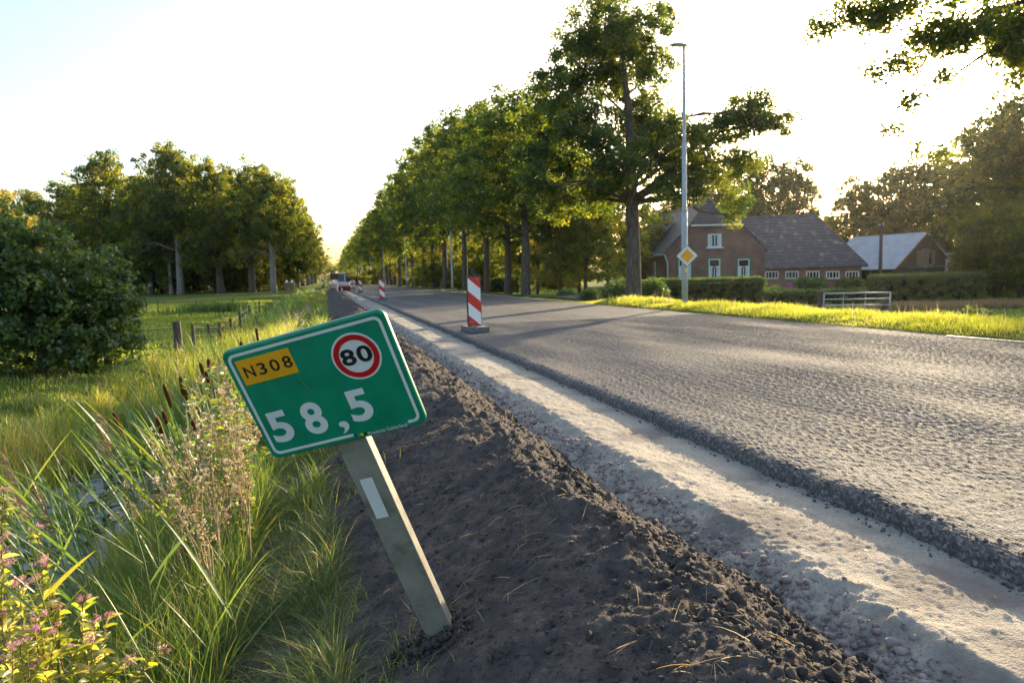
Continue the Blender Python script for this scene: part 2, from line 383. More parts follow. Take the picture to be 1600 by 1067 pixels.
# trench sand with its rubble slope
def zsand(X, Y):
    z = np.interp(X + .04 * vn(Y * 1.5, X * 0, 2), [1.45, 1.60, 1.68, 1.80, 1.90, 1.98, 2.62], [-.30, -.24, -.195, -.135, -.088, -.086, -.105])
    lump = np.interp(X, [1.6, 1.7, 1.86, 1.96], [1.2, 1.2, 1, .18])
    return z + .035 * lump * (fbm(X * 14, Y * 14, 51, 4) + .5 * np.maximum(0, vn(X * 26, Y * 26, 57))) + .014 * fbm(X * 5, Y * 2, 52, 3) + .007 * fbm(X * 60, Y * 60, 53, 2) + .016 * lump * np.abs(vn(X * 38, Y * 38, 58)) + .0035 * np.sin(Y * 55 + 3 * vn(X * 4, Y * 3, 59)) * np.clip(vn(X * 2, Y * .8, 60) * 4, 0, 1)
ysd = np.concatenate([np.arange(-6, .8, .15), np.arange(.8, 3.2, .011), geo(3.2, 75, .012, .0045)])
props(grid("trench_sand", np.arange(1.45, 2.64, .012), ysd, zsand, G['sand']), kind="structure")
props(grid("trench_sand", np.arange(1.45, 2.64, .1), np.concatenate([[ysd[-1]], geo(ysd[-1] + .5, 400, 1, .03)]), lambda x, y: np.interp(x, [1.45, 1.74, 1.92, 2.62], [-.34, -.23, -.085, -.105]), G['sand']), kind="structure")

# soil mound
def zsoil(X, Y):
    cr = .07 * fbm(Y * .9, Y * 0, 61, 3)
    x = X + cr
    z = np.interp(x, [-.45, -.2, -.05, .3, .6, .84, .97, 1.12, 1.4, 1.62, 1.78, 1.9], [-.38, -.27, -.19, -.03, .075, .15, .165, .125, -.04, -.19, -.30, -.42])
    side = np.interp(x, [-.3, 0, .8, 1.0, 1.9], [.6, .55, .6, 1.2, 1.25])
    n = fbm(X * 3.1, Y * 3.1, 62, 5)
    cl = np.maximum(0, vn(X * 11, Y * 11, 63)) ** 1.5 * .08 + np.maximum(0, vn(X * 24, Y * 24, 64)) ** 1.3 * .05 + np.abs(vn(X * 50, Y * 50, 68)) * .016
    return z + side * (.085 * n + cl * .8 + .022 * fbm(X * 34, Y * 34, 65, 3)) - .02
ysm = np.concatenate([np.arange(-6, .9, .1), np.arange(.9, 3.4, .010), geo(3.4, 85, .012, .0048)])
props(grid("soil_mound", np.arange(-.45, 1.9, .0105), ysm, zsoil, G['soil'], xf=lambda x, y: .05 * vn(x * 6, y * 6, 66) * .5), kind="structure")

# ------------------------------------------------------------------ loose stuff: clods, rubble
def blobs(name, pts, rad, mat, sub=1, **k):
    import bmesh
    bm = bmesh.new(); bmesh.ops.create_icosphere(bm, subdivisions=sub, radius=1)
    bv = np.array([v.co[:] for v in bm.verts]); bf = np.array([[v.index for v in f.verts] for f in bm.faces]); bm.free()
    n = len(pts); nv = len(bv)
    sc = rng.uniform(.6, 1.2, (n, 1, 3)) * np.asarray(rad)[:, None, None]
    jit = 1 + rng.normal(0, .22, (n, nv, 1)); jit = np.clip(jit, .5, 1.6)
    ang = rng.uniform(0, 6.28, n); c, s = np.cos(ang), np.sin(ang)
    V = bv[None] * jit * sc
    X = V[..., 0] * c[:, None] - V[..., 1] * s[:, None]; Y = V[..., 0] * s[:, None] + V[..., 1] * c[:, None]
    V = np.stack([X, Y, V[..., 2] * .8], -1) + np.asarray(pts)[:, None, :]
    Fc = (bf[None] + (np.arange(n) * nv)[:, None, None]).reshape(-1, 3)
    return props(mesh_np(name, V.reshape(-1, 3), Fc, mat, smooth=False), **k)
def dens_y(n, y0, y1):     # many near, fewer far
    return y0 * (y1 / y0) ** rng.uniform(0, 1, n)
n = 34000; x = rng.uniform(-.2, 1.72, n); y = dens_y(n, .9, 30); r = rng.gamma(1.0, .0026, n) + .0015; r = np.minimum(r, .020) * np.where(x > 1.0, 1.35, .8)
blobs("soil_clods", np.stack([x, y, zsoil(x, y) + r * .35], 1), r, G['soil'], kind="stuff", label="loose dark crumbs of soil lying on the mound", cat="soil")
n = 170; a_ = rng.uniform(0, 6.28, n); d_ = rng.uniform(.045, .13, n) ** 1.0; x = .285 + np.cos(a_) * d_ * 1.1; y = 2.205 + np.sin(a_) * d_; r = rng.uniform(.004, .016, n)
blobs("soil_clods", np.stack([x, y, zsoil(x, y) + r * .5 + .012 * (d_ < .08)], 1), r, G['soil'], kind="stuff", label="crumbs of soil heaped round the foot of the leaning post", cat="soil")
n = 3600; x = np.clip(rng.normal(1.735, .06, n), 1.60, 1.95); y = dens_y(n, .9, 25); r = np.minimum(rng.gamma(1.7, .0045, n) + .003, .034) * np.where(x > 1.8, .6, 1)
blobs("rubble", np.stack([x, y, zsand(x, y) + r * .12], 1), r, G['stone'], kind="stuff", label="pinkish grey rubble stones between the soil mound and the sand", cat="rubble")
n = 1100; x = rng.uniform(2.45, 2.66, n); y = dens_y(n, .9, 25); r = np.minimum(rng.gamma(1.5, .0035, n) + .002, .016)
z = np.where(x < 2.54, zsand(x, y), -.012)
blobs("asphalt_crumbs", np.stack([x, y, z + r * .3], 1), r, G['road'], kind="stuff", label="grey crumbs of broken asphalt along the cut road edge", cat="rubble")

# ------------------------------------------------------------------ leaves and blades
def leaf_cloud(centers, radii, per, size, rg, tint0=None, droop=0.0):
    """rhombus leaves scattered in small clumps -> V, F, tint"""
    n = len(centers); Np = n * per
    c = np.repeat(centers, per, 0); r = np.repeat(radii, per, 0)
    d = rg.normal(0, 1, (Np, 3)); d /= np.linalg.norm(d, axis=1)[:, None]
    p = c + d * (rg.uniform(0, 1, Np) ** .45 * r)[:, None] * np.array([1, 1, .75])
    t = rg.normal(0, 1, (Np, 3)); t[:, 2] -= droop; t /= np.linalg.norm(t, axis=1)[:, None]
    q = rg.normal(0, 1, (Np, 3)); q[:, 2] += .6
    b = np.cross(t, q); b /= np.linalg.norm(b, axis=1)[:, None] + 1e-9
    s = size * rg.uniform(.6, 1.35, Np)[:, None]
    V = np.stack([p - t * s * .5, p + b * s * .32, p + t * s * .55, p - b * s * .32], 1).reshape(-1, 3)
    i = np.arange(Np) * 4
    Fq = np.stack([i, i + 1, i + 2, i + 3], 1)
    tc_ = (np.repeat(rg.uniform(0, .7, n), per) if tint0 is None else np.repeat(tint0, per)) + rg.uniform(-.15, .3, Np)
    return V, Fq, np.repeat(np.clip(tc_, 0, 1), 4)

def crown_points(bl, n, rg, shell=.55):
    """clump centres spread through ellipsoid blobs (x,y,z,rx,ry,rz), mostly in the outer part"""
    bl = np.array(bl, float); vol = (bl[:, 3] * bl[:, 4] * bl[:, 5]) ** .75; k = rg.choice(len(bl), n, p=vol / vol.sum())
    d = rg.normal(0, 1, (n, 3)); d /= np.linalg.norm(d, axis=1)[:, None]
    rad = shell + (1 - shell) * rg.uniform(0, 1, n) ** .6
    rad = np.where(rg.uniform(0, 1, n) < .22, rg.uniform(.1, .6, n), rad)
    rad = rad * (1 + .13 * rg.normal(0, 1, n))
    return bl[k, :3] + d * rad[:, None] * bl[k, 3:6]

def make_tree(name, bl, trunk, nclump, per, size, mat, barkmat, seed, clump_r=.5, limbs=None, label=None, cat="tree", group=None, loc=(0, 0, 0), shell=.55, nside=9, lowlimb=.30):
    """bl in local coordinates; trunk = list of (x,y,z,r)"""
    rg = np.random.default_rng(seed)
    root = empty(name, loc, label=label, cat=cat, group=group)
    cp = crown_points(bl, nclump, rg, shell)
    V, Fq, T = leaf_cloud(cp, rg.uniform(.6, 1.3, nclump) * clump_r, per, size, rg)
    crown = mesh_np("crown", V, Fq, mat, root, tint=T)
    b = MB(); b.tube([t[:3] for t in trunk], [t[3] for t in trunk], nside)
    tp = np.array([t[:3] for t in trunk]); tr = np.array([t[3] for t in trunk])
    for q in (limbs if limbs is not None else bl):
        q = np.array(q[:3], float)
        zs = max(tp[-1, 2] * lowlimb, min(tp[-1, 2] * .97, q[2] - .45 * np.hypot(q[0], q[1]) - .3))
        s = np.array([np.interp(zs, tp[:, 2], tp[:, k]) for k in range(3)]); r0 = np.interp(zs, tp[:, 2], tr) * .38
        mid = (s + q) / 2 + np.array([0, 0, .12 * np.linalg.norm(q - s)]) + rg.normal(0, .15, 3)
        b.tube([s, (s + mid) / 2 + rg.normal(0, .06, 3), mid, (mid + q) / 2 + rg.normal(0, .12, 3), q], [r0, r0 * .8, r0 * .6, r0 * .4, r0 * .15], 6)
        for _ in range(3):
            e = q + rg.normal(0, 1, 3) * (np.array([1, 1, .7]) * .8 * max(.6, clump_r * 2)); b.tube([mid, (mid + e) / 2 + rg.normal(0, .1, 3), e], [r0 * .35, r0 * .22, r0 * .06], 5)
    b.build("trunk", barkmat, root, smooth=True)
    return root

def rand_blobs(rg, h, base, rx, n=12):
    bl = []
    for i in range(n):
        f = (i + .5) / n; z = base + (h - base) * (.12 + .80 * f)
        prof = math.sin(math.pi * min(1, .18 + .80 * f) ** .85) ** .7
        a = i * 2.4 + rg.uniform(0, .8); rr = rx * prof * rg.uniform(.35, .62)
        s = rx * rg.uniform(.34, .52) * (.65 + .5 * prof)
        bl.append((rr * math.cos(a), rr * math.sin(a), z, s, s, s * rg.uniform(.7, .9)))
    bl.append((0, 0, base + (h - base) * .5, rx * .5, rx * .5, (h - base) * .36))
    bl.append((0, 0, h - rx * .32, rx * .35, rx * .35, rx * .32))
    return bl

def blades(name, pts, hgt, wid, lean, mat, rg, nseg=3, tint=None, curl=.5, bias=(0, 0), **k):
    """pts (N,3) bases; curved tapering blades in one mesh"""
    n = len(pts); ang = rg.uniform(0, 6.283, n)
    dx = np.cos(ang) + bias[0]; dy = np.sin(ang) + bias[1]; dl = np.hypot(dx, dy) + 1e-6; dx /= dl; dy /= dl
    ln = lean * rg.uniform(.2, 1.5, n)
    fa = rg.uniform(0, 6.283, n); px_, py_ = np.cos(fa), np.sin(fa)
    V = []; 
    for s in range(nseg + 1):
        t = s / nseg
        off = hgt * ln * (t ** 1.8)
        z = hgt * (t - curl * ln * t ** 2.6 * .6)
        w_ = wid * (1 - t ** 1.5) * .5
        cx_ = pts[:, 0] + dx * off; cy_ = pts[:, 1] + dy * off; cz = pts[:, 2] + z
        if s < nseg:
            V.append(np.stack([cx_ - px_ * w_, cy_ - py_ * w_, cz], 1)); V.append(np.stack([cx_ + px_ * w_, cy_ + py_ * w_, cz], 1))
        else: V.append(np.stack([cx_, cy_, cz], 1))
    nv = 2 * nseg + 1
    V = np.stack(V, 1).reshape(-1, 3); i = np.arange(n) * nv
    qs = [np.stack([i + 2 * s, i + 2 * s + 1, i + 2 * s + 3, i + 2 * s + 2], 1) for s in range(nseg - 1)]
    tr = np.stack([i + 2 * nseg - 2, i + 2 * nseg - 1, i + 2 * nseg], 1)
    t = rg.uniform(0, .7, n) if tint is None else tint
    return props(mesh_np(name, V, [np.concatenate(qs), tr] if qs else tr, mat, tint=np.repeat(np.clip(t, 0, 1), nv)), **k)

#==GRASS==
rg = np.random.default_rng(11)
def scatter(n, x0, x1, y0, y1, clump=0):
    x = rg.uniform(x0, x1, n); y = dens_y(n, y0, y1)
    if clump:
        m_ = (vn(x * clump, y * clump, 91) + .5) > rg.uniform(0, .75, n); x = x[m_]; y = y[m_]
    return x, y, gz(x, y)
def tints(x, y, lo=.0, hi=.6, s=1.3, dry=.08):
    t = lo + (hi - lo) * (fbm(x * s, y * s, 71, 2) + .5) + rg.uniform(-.15, .15, len(x))
    return np.where(rg.uniform(0, 1, len(x)) < dry, rg.uniform(.85, 1, len(x)), t)
# near bank
x, y, z = scatter(60000, -1.75, -.02, .75, 9, 3)
x = x + .12 * fbm(y * 2, y * 0, 5, 3)
sc_ = np.clip(y / 3.0, .8, 2.4)
blades("bank_grass", np.stack([x, y, z - .02], 1), rg.uniform(.12, .34, len(x)) * np.clip(.9 + fbm(x * 2, y * 2, 8, 2), .4, 1.5), .0028 * sc_ * rg.uniform(.5, 1.5, len(x)), 1.2, G['grass'], rg, 4, tints(x, y, .0, .62, dry=.12), .8, kind="stuff",
       label="tangled green grass on the bank between ditch and soil mound", cat="grass")
x, y, z = scatter(26000, -1.75, -.02, 9, 90, 1)
sc_ = np.clip(y / 3.0, .8, 20)
blades("bank_grass", np.stack([x, y, z - .02], 1), rg.uniform(.25, .6, len(x)), .0030 * sc_ * rg.uniform(.6, 1.5, len(x)), .5, G['grass'], rg, 3, tints(x, y, .1, .7, dry=.10), .6, kind="stuff",
       label="rough grass and weeds lining the far part of the ditch", cat="grass")
x, y, z = scatter(95000, -1.75, .0, .85, 3.8, 0)
blades("bank_grass", np.stack([x, y, z - .02], 1), rg.uniform(.08, .30, len(x)) * np.clip(1 + 1.2 * fbm(x * 3, y * 3, 98, 2), .4, 1.6), .0024 * rg.uniform(.6, 1.5, len(x)), 1.5, G['grass'], rg, 4, tints(x, y, -.1, .55, dry=.16), .9, kind="stuff",
       label="fine matted grass on the near bank below the sign", cat="grass")
# far bank of the ditch
x, y, z = scatter(52000, -4.6, -2.9, 1.6, 30, 2)
sc_ = np.clip(y / 3.0, .8, 8)
tall = np.interp(x + .3 * fbm(y * .5, y * 0, 95, 3), [-4.4, -3.8, -3.4], [.10, .45, 1.0]) * np.clip(.65 + 1.3 * fbm(x * 1.5, y * 1.5, 96, 3), .35, 1.4)
blades("far_bank_grass", np.stack([x, y, z - .02], 1), tall * rg.uniform(.25, .62, len(x)), .0035 * sc_ * rg.uniform(.6, 1.4, len(x)), .45, G['grass'], rg, 4, tints(x, y, .15, .85, dry=.18), .5, kind="stuff",
       label="tall yellow-green grass on the far bank of the ditch", cat="grass")
x, y, z = scatter(17000, -3.55, -2.75, 3.2, 13, 1.1)  # extra grass patch: sunlight is put into the golden blade colour
blades("far_bank_grass", np.stack([x, y, z - .02], 1), rg.uniform(.16, .46, len(x)) * np.clip(.8 + 1.6 * fbm(x * 1.3, y * .9, 99, 2), .3, 1.4), .0035 * np.clip(y / 3.0, .8, 4) * rg.uniform(.6, 1.4, len(x)), .5, G['verge'], rg, 4, tints(x, y, .2, .9, dry=.22), .5, kind="stuff",
       label="golden seeding grass patches above the ditch's far edge", cat="grass")
x, y, z = scatter(9000, -2.9, -.9, 11, 24, .8)  # lit reed patch: its sunlight is painted in with the yellower verge blades
blades("far_bank_grass", np.stack([x, y, np.maximum(z, -1.0)], 1), rg.uniform(.5, 1.05, len(x)), .016 * rg.uniform(.6, 1.4, len(x)), .35, G['verge'], rg, 4, tints(x, y, .1, .8, dry=.15), .4, kind="stuff",
       label="bright yellow-green reeds rising behind the sign's upper left edge", cat="reeds")
# lawn
x, y, z = scatter(80000, -16, -4.2, 3, 60)
sc_ = np.clip(y / 3.0, .8, 12)
blades("lawn", np.stack([x, y, z - .01], 1), rg.uniform(.03, .075, len(x)) * np.clip(sc_ * .45, 1, 2.2), .0042 * sc_, .5, G['verge'], rg, 2, tints(x, y, -.1, .45, dry=.02), .5, kind="stuff",  # brighter verge blade colour makes the lawn look sunlit
       label="mown lawn left of the ditch", cat="lawn")
# right verge
x, y, z = scatter(80000, 9.62, 12.6, 3.5, 75)
m_ = ~((y > 26) & (x > 10.35)); x, y, z = x[m_], y[m_], z[m_]
x = np.maximum(x, 9.66 + .14 * (fbm(y * 1.5, y * 0, 33, 3)))
sc_ = np.clip(y / 5.0, 1, 12)
hh = np.interp(x, [9.6, 10.0, 10.8, 12.6], [.05, .10, .13, .10]) * np.clip(1 + 1.2 * fbm(x * 1.2, y * .8, 34, 3), .5, 2) * np.where(y > 26, .5, 1)
blades("verge_grass", np.stack([x, y, z - .01], 1), hh * rg.uniform(.6, 1.4, len(x)), .0055 * sc_, .6, G['verge'], rg, 3, tints(x, y, .1, .7, dry=.16), .6, kind="stuff",
       label="sunlit yellow-green grass on the verge beyond the road", cat="grass")
x, y, z = scatter(30000, 12.4, 40, 12, 75)
sc_ = np.clip(y / 5.0, 1, 12)
blades("field_grass", np.stack([x, y, z - .01], 1), rg.uniform(.05, .14, len(x)), .009 * sc_, .6, G['grass'], rg, 2, tints(x, y, .2, .6, dry=.03), .6, kind="stuff",
       label="short green grass of the field in front of the farmhouse", cat="grass")
#==TREES==
n = 5200; fx_ = rng.uniform(-700, 900, n); fy_ = 640 + 60 * vn(fx_ * .01, fx_ * 0, 5) + rng.uniform(-25, 25, n); fh_ = 15 + 9 * fbm(fx_ * .02, fx_ * 0, 6, 3)
V_, F_, T_ = leaf_cloud(np.stack([fx_, fy_, -1 + fh_ * rng.uniform(0, 1, n) ** .8], 1), np.full(n, 3.2), 16, 2.2, rng)
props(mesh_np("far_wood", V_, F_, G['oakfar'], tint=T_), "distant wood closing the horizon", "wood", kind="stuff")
def base(px, Y_, X_=None): pass
def rowtree_variants():
    out = []
    for s in range(3):
        r_ = np.random.default_rng(100 + s)
        bl = rand_blobs(r_, 14.5, 3.6, 4.6, 15)
        out.append(bl)
    return out
# the tall oak beside the farmhouse: blobs in image terms (px,py) at its own depth, real sizes
OD = 27.5
ob = P(990, 470, OD); ob[2] = float(gz(ob[0], ob[1]))
def ib(px, py, r, dd=0.0, fl=.85):
    q = P(px, py, OD + dd) - ob; s = r * OD / F
    return (q[0], q[1], q[2], s, s, s * fl)
hero = [ib(950, 45, 58), ib(905, 75, 45, 1), ib(1000, 55, 45, -1), ib(1030, 25, 24, 0), ib(885, 130, 50), ib(960, 110, 60, 1), ib(1020, 110, 35, -1), ib(850, 175, 50, 1), ib(905, 200, 60, -1),
        ib(1000, 190, 55, 2), ib(1045, 190, 28, 0), ib(835, 235, 45, 0), ib(890, 265, 55, 2), ib(960, 255, 50, -2), ib(1030, 250, 60, 1), ib(1080, 235, 45, -1), ib(1110, 270, 40, 1),
        ib(1100, 215, 26, 0), ib(1135, 195, 32, 0), ib(1175, 180, 40, 0, .75), ib(1205, 190, 35, .5, .6), ib(1185, 155, 22, 0, .7), ib(1225, 185, 18, 0, .5),
        ib(1150, 255, 34, -1), ib(1145, 305, 25, -1.2, 1.2), ib(1150, 335, 14, -1.2, 1.2), ib(1080, 290, 28, -1), ib(1040, 295, 28, -2), ib(940, 300, 40, 1), ib(880, 320, 40, 2), ib(850, 290, 40, -1)]
tr = [(0, 0, -.3, .42), (0, 0, .4, .33), tuple(P(990, 400, OD) - ob) + (.28,), tuple(P(988, 330, OD) - ob) + (.26,), tuple(P(986, 270, OD) - ob) + (.22,), tuple(P(984, 190, OD + .3) - ob) + (.17,), tuple(P(975, 110, OD) - ob) + (.10,), tuple(P(965, 40, OD) - ob) + (.03,)]
make_tree("oak_tree", hero, tr, 1400, 82, .122, G['oak'], G['bark'], 5, clump_r=.40, lowlimb=.36, shell=.35, label="tallest oak by the road, trunk just left of the farmhouse gable", group=None, loc=tuple(ob), nside=14)

# roadside row beyond it
ROW = [(11.9, 40.5, 12.6), (12.9, 48.5, 13.8), (13.3, 57, 16.2), (13.2, 66, 17.6), (13.0, 76, 18.6), (13.1, 85, 19)]
yy = 95
while yy < 420: ROW.append((13.2 + rng.uniform(-.3, .3), yy, 18.5 + rng.uniform(-1, 1))); yy += 10 + (yy > 200) * 6
ordw = ["second", "third", "fourth", "fifth", "sixth", "seventh", "eighth", "ninth", "tenth", "eleventh", "twelfth", "thirteenth", "fourteenth", "fifteenth", "sixteenth", "seventeenth", "eighteenth", "nineteenth", "twentieth"]
srcs = []
for i, (X_, Y_, H_) in enumerate(ROW):
    lab = "roadside oak, " + (ordw[i] + " of the row counting away from the farmhouse" if i < len(ordw) else "number %d of the row counting away from the farmhouse" % (i + 2))
    zb = float(gz(X_, Y_))
    if i < 3:
        r_ = np.random.default_rng(200 + i)
        bl = rand_blobs(r_, 15, 3.7 if i else 4.2, 5.3, 18)
        # branches reaching low over the road
        bl += [(-4.2, -1.5, 6.5, 1.9, 1.9, 1.3), (-3.6, 2.2, 8.6, 2.0, 2.0, 1.5)]
        t_ = [(0, 0, -.3, .38), (0, 0, .5, .28), (.08, 0, 3.5, .24), (0, .1, 8, .17), (.1, 0, 12, .08), (0, 0, 14.2, .02)]
        o = make_tree("oak_tree", bl, t_, 560, 56, .20, G['oak'], G['bark'], 300 + i, clump_r=.53, shell=.4, label=lab, group="oaks lining the road", loc=(X_, Y_, zb))
        o.scale = (1, 1, H_ / 15); srcs.append(o)
    else:
        s = srcs[i % 3]; k = H_ / 15
        copy_thing(s, (X_, Y_, zb), rz=i * 1.9, scale=(k * .92, k * .92, k), label=lab)

# the wood left of the meadow
W = []
specs = [  # px, base py approx via depth, depth, height, crown radius, kind
    (283, 108, 23.5, 7.0, 'g'), (235, 112, 20, 6.5, 'n'), (180, 118, 24.5, 8.0, 'n'), (345, 106, 20.5, 6.5, 'n'), (395, 104, 19.5, 6.0, 'n'), (428, 100, 18, 5.5, 'g'),
    (120, 125, 21, 7, 'n'), (60, 130, 20, 7, 'n'), (5, 135, 19.5, 7, 'n'), (-50, 140, 20, 7, 'n'), (310, 125, 22, 7, 'n'), (215, 130, 22, 7, 'n'), (150, 135, 21, 7, 'n'), (370, 122, 21, 6.5, 'n'),
    (445, 122, 20, 6.0, 'n'), (455, 145, 21, 6.5, 'n'), (465, 170, 22, 6.5, 'n'), (474, 200, 22, 7, 'n'), (482, 240, 22, 7, 'n'), (488, 290, 22, 7.5, 'n'), (493, 350, 22, 8, 'n'), (268, 110, 17, 4.0, 'g')]
wsrc = []
wl = ["broad pale-trunked oak at the centre of the wood beyond the meadow", "dark oak in the wood just left of the pale trunk", "highest rounded crown on the left of the wood", "oak in the wood's front edge, first right of the pale trunk", "oak in the wood's front edge, second right of the pale trunk",
      "oak with a thin pale trunk near the wood's right corner", "oak in the left part of the wood, above the round bush's right half", "oak in the left part of the wood, above the round bush's middle", "oak at the wood's left end over the round bush", "oak outermost on the left of the wood",
      "oak in the wood's second row behind the pale trunk", "oak in the wood's second row, left of the pale trunk", "oak in the wood's second row, farthest left of it", "oak in the wood's second row, right of the pale trunk"] + \
     ["roadside-edge tree of the left wood, %s from its near corner" % q for q in ("first", "second", "third", "fourth", "fifth", "sixth", "seventh")] + ["slim leaning tree directly left of the broad pale trunk"]
for i, (px, D, H_, R_, kd) in enumerate(specs):
    q = P(px, 455, D); q[2] = float(gz(q[0], q[1]))
    if i < 3:
        r_ = np.random.default_rng(400 + i)
        bl = rand_blobs(r_, 20, 6.0 if i == 0 else 3.0, 7.2, 22)
        if i == 0: bl += [(-5.5, -2, 6.5, 2.2, 2.2, 1.2)]
        t_ = [(0, 0, -.3, .75), (0, 0, 1, .6), (.1, 0, 6, .5), (-.1, 0, 11, .34), (0, 0, 16, .16), (0, 0, 19, .04)]
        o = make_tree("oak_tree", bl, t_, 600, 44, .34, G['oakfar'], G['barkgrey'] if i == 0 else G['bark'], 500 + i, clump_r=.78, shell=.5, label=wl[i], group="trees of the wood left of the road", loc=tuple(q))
        wsrc.append(o); k = H_ / 20; o.scale = (R_ / 7, R_ / 7, k)
    else:
        s = wsrc[0] if kd == 'g' else wsrc[1 + i % 2]
        copy_thing(s, q, rz=i * 1.3, scale=(R_ / 7, R_ / 7, H_ / 20), label=wl[i])

# wood undergrowth
def shrub(name, loc, rx, ry, h, ncl, per, size, mat, seed, label, group=None, cat="shrub", cr=.25, box=False):
    rg_ = np.random.default_rng(seed)
    root = empty(name, loc, label=label, cat=cat, group=group)
    if box:
        n = ncl; p = rg_.uniform(-1, 1, (n, 3)); ax = rg_.integers(0, 5, n)
        p[ax == 0, 0] = 1; p[ax == 1, 0] = -1; p[ax == 2, 1] = -1; p[ax == 3, 2] = 1; p[ax == 4, 2] = 1
        c = p * np.array([rx, ry, h / 2]) + np.array([0, 0, h / 2]); c += rg_.normal(0, .03, c.shape)
    else:
        bl = [(0, 0, h * .45, rx * .8, ry * .8, h * .5)] + [(rx * .5 * math.cos(a), ry * .5 * math.sin(a), h * rg_.uniform(.3, .62), rx * .5, ry * .5, h * .34) for a in rg_.uniform(0, 6.28, 7)]
        c = crown_points(bl, ncl, rg_, .7); c[:, 2] = np.abs(c[:, 2])
    V, Fq, T = leaf_cloud(c, rg_.uniform(.6, 1.3, ncl) * cr, per, size, rg_)
    mesh_np("foliage", V, Fq, mat, root, tint=T)
    b = MB()
    for k in range(5):
        a = rg_.uniform(0, 6.28); e = np.array([math.cos(a) * rx * .5, math.sin(a) * ry * .5, h * .7])
        b.tube([(e[0] * .2, e[1] * .2, -.1), e * np.array([.5, .5, .6]), e], [.03 * h, .02 * h, .006 * h], 5)
    b.build("stem", G['bark'], root, smooth=True)
    return root
first = None
for i, px in enumerate(range(150, 445, 21)):
    q = P(px, 457, 112 + (i % 3) * 5); q[2] = float(gz(q[0], q[1])); s_ = .8 + .5 * ((i * 37) % 10) / 10
    lab = "undergrowth bush at the foot of the wood, %s from the left" % (["first"] + ordw)[i]
    if first is None: first = shrub("undergrowth_bush", q, 4.0, 3.0, 8.0, 420, 34, .30, G['oakfar'], 61, lab, "bushes under the wood's edge", "bush", .6)
    else: copy_thing(first, q, i * .9, (s_, s_, s_), lab)

# the big round bush, left
q = P(70, 588, 12.6); bz = float(gz(q[0], q[1]))
rgb_ = np.random.default_rng(77)
bushl = [(0, 0, 1.05, 1.55, 1.2, 1.15), (-.9, .2, 1.3, 1.2, 1.2, 1.1), (.75, 0, .95, .95, 1, .85), (.3, -.2, 1.75, 1.1, 1, .75), (-.6, 0, 2.05, 1.0, 1, .72), (1.05, 0, 1.45, .62, .7, .55), (.9, -.2, .45, .8, .7, .45), (-1.6, 0, .8, 1.3, 1.2, .85), (-1.6, 0, 1.9, 1.1, 1.1, .8), (-.1, -.2, 2.4, .7, .7, .4), (1.35, 0, 1.05, .4, .5, .4), (-.9, .3, 2.75, .8, .8, .5), (-1.9, .2, 2.7, 1.1, 1, .9)]
make_tree("round_bush", bushl, [(0, 0, -.2, .10), (0, 0, .4, .09), (.05, 0, 1.2, .06), (0, 0, 2, .02)], 1500, 40, .085, G['bush'], G['bark'], 78, clump_r=.17, label="large rounded dark green bush on the lawn at the left edge", cat="bush", loc=(q[0], q[1], bz), shell=.72)
q = P(10, 470, 60); make_tree("beech_tree", rand_blobs(np.random.default_rng(5), 10.5, 2, 4.2, 12), [(0, 0, -.3, .3), (0, 0, 4, .2), (0, 0, 9, .03)], 420, 34, .22, G['goldleaf'], G['bark'], 79, clump_r=.55, label="golden-leaved tree at the far left edge above the round bush", loc=(q[0], q[1], float(gz(q[0], q[1]))))

# trees behind the farm and far right
BK = [(1182, 86, 16.8, 5.6), (1238, 88, 16.2, 5.4), (1135, 84, 14.0, 5), (1335, 84, 12.8, 4.6), (1390, 80, 13.6, 5.0), (1440, 78, 14.2, 5.4), (1500, 74, 13.4, 5.6), (1550, 60, 14.6, 6), (1600, 50, 14.2, 6), (1655, 44, 12.8, 5), (1290, 100, 9.5, 4), (1060, 84, 11, 5), (1040, 100, 11, 5)]
bls = ["tree behind the farmhouse roof, left of the gap in the trees", "tree behind the farmhouse roof, bordering the gap", "tree directly behind the farmhouse chimney", "low tree right of the gap, behind the roof's end", "tree behind the metal-roofed barn's left end", "tree right behind the metal-roofed barn",
       "tree behind the barn's right side in the sun glare", "tall tree right of the barn", "tall tree at the right edge of the picture", "tree outermost on the right", "low distant tree in the gap behind the roof", "tree behind the farmhouse dormer", "far tree left behind the farmhouse"]
bsrc = []
for i, (px, D, H_, R_) in enumerate(BK):
    q = P(px, 440, D); q[2] = float(gz(q[0], q[1]))
    if i < 2:
        bl = rand_blobs(np.random.default_rng(600 + i), 13, 2.5, 5, 15)
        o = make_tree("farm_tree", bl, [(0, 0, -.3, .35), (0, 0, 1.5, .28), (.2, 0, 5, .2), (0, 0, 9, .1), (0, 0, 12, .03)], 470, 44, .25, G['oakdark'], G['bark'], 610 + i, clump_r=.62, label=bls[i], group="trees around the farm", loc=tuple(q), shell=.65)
        o.scale = (R_ / 5, R_ / 5, H_ / 13.4); bsrc.append(o)
    else: copy_thing(bsrc[i % 2], q, i * 1.1, (R_ / 5, R_ / 5, H_ / 13), bls[i])
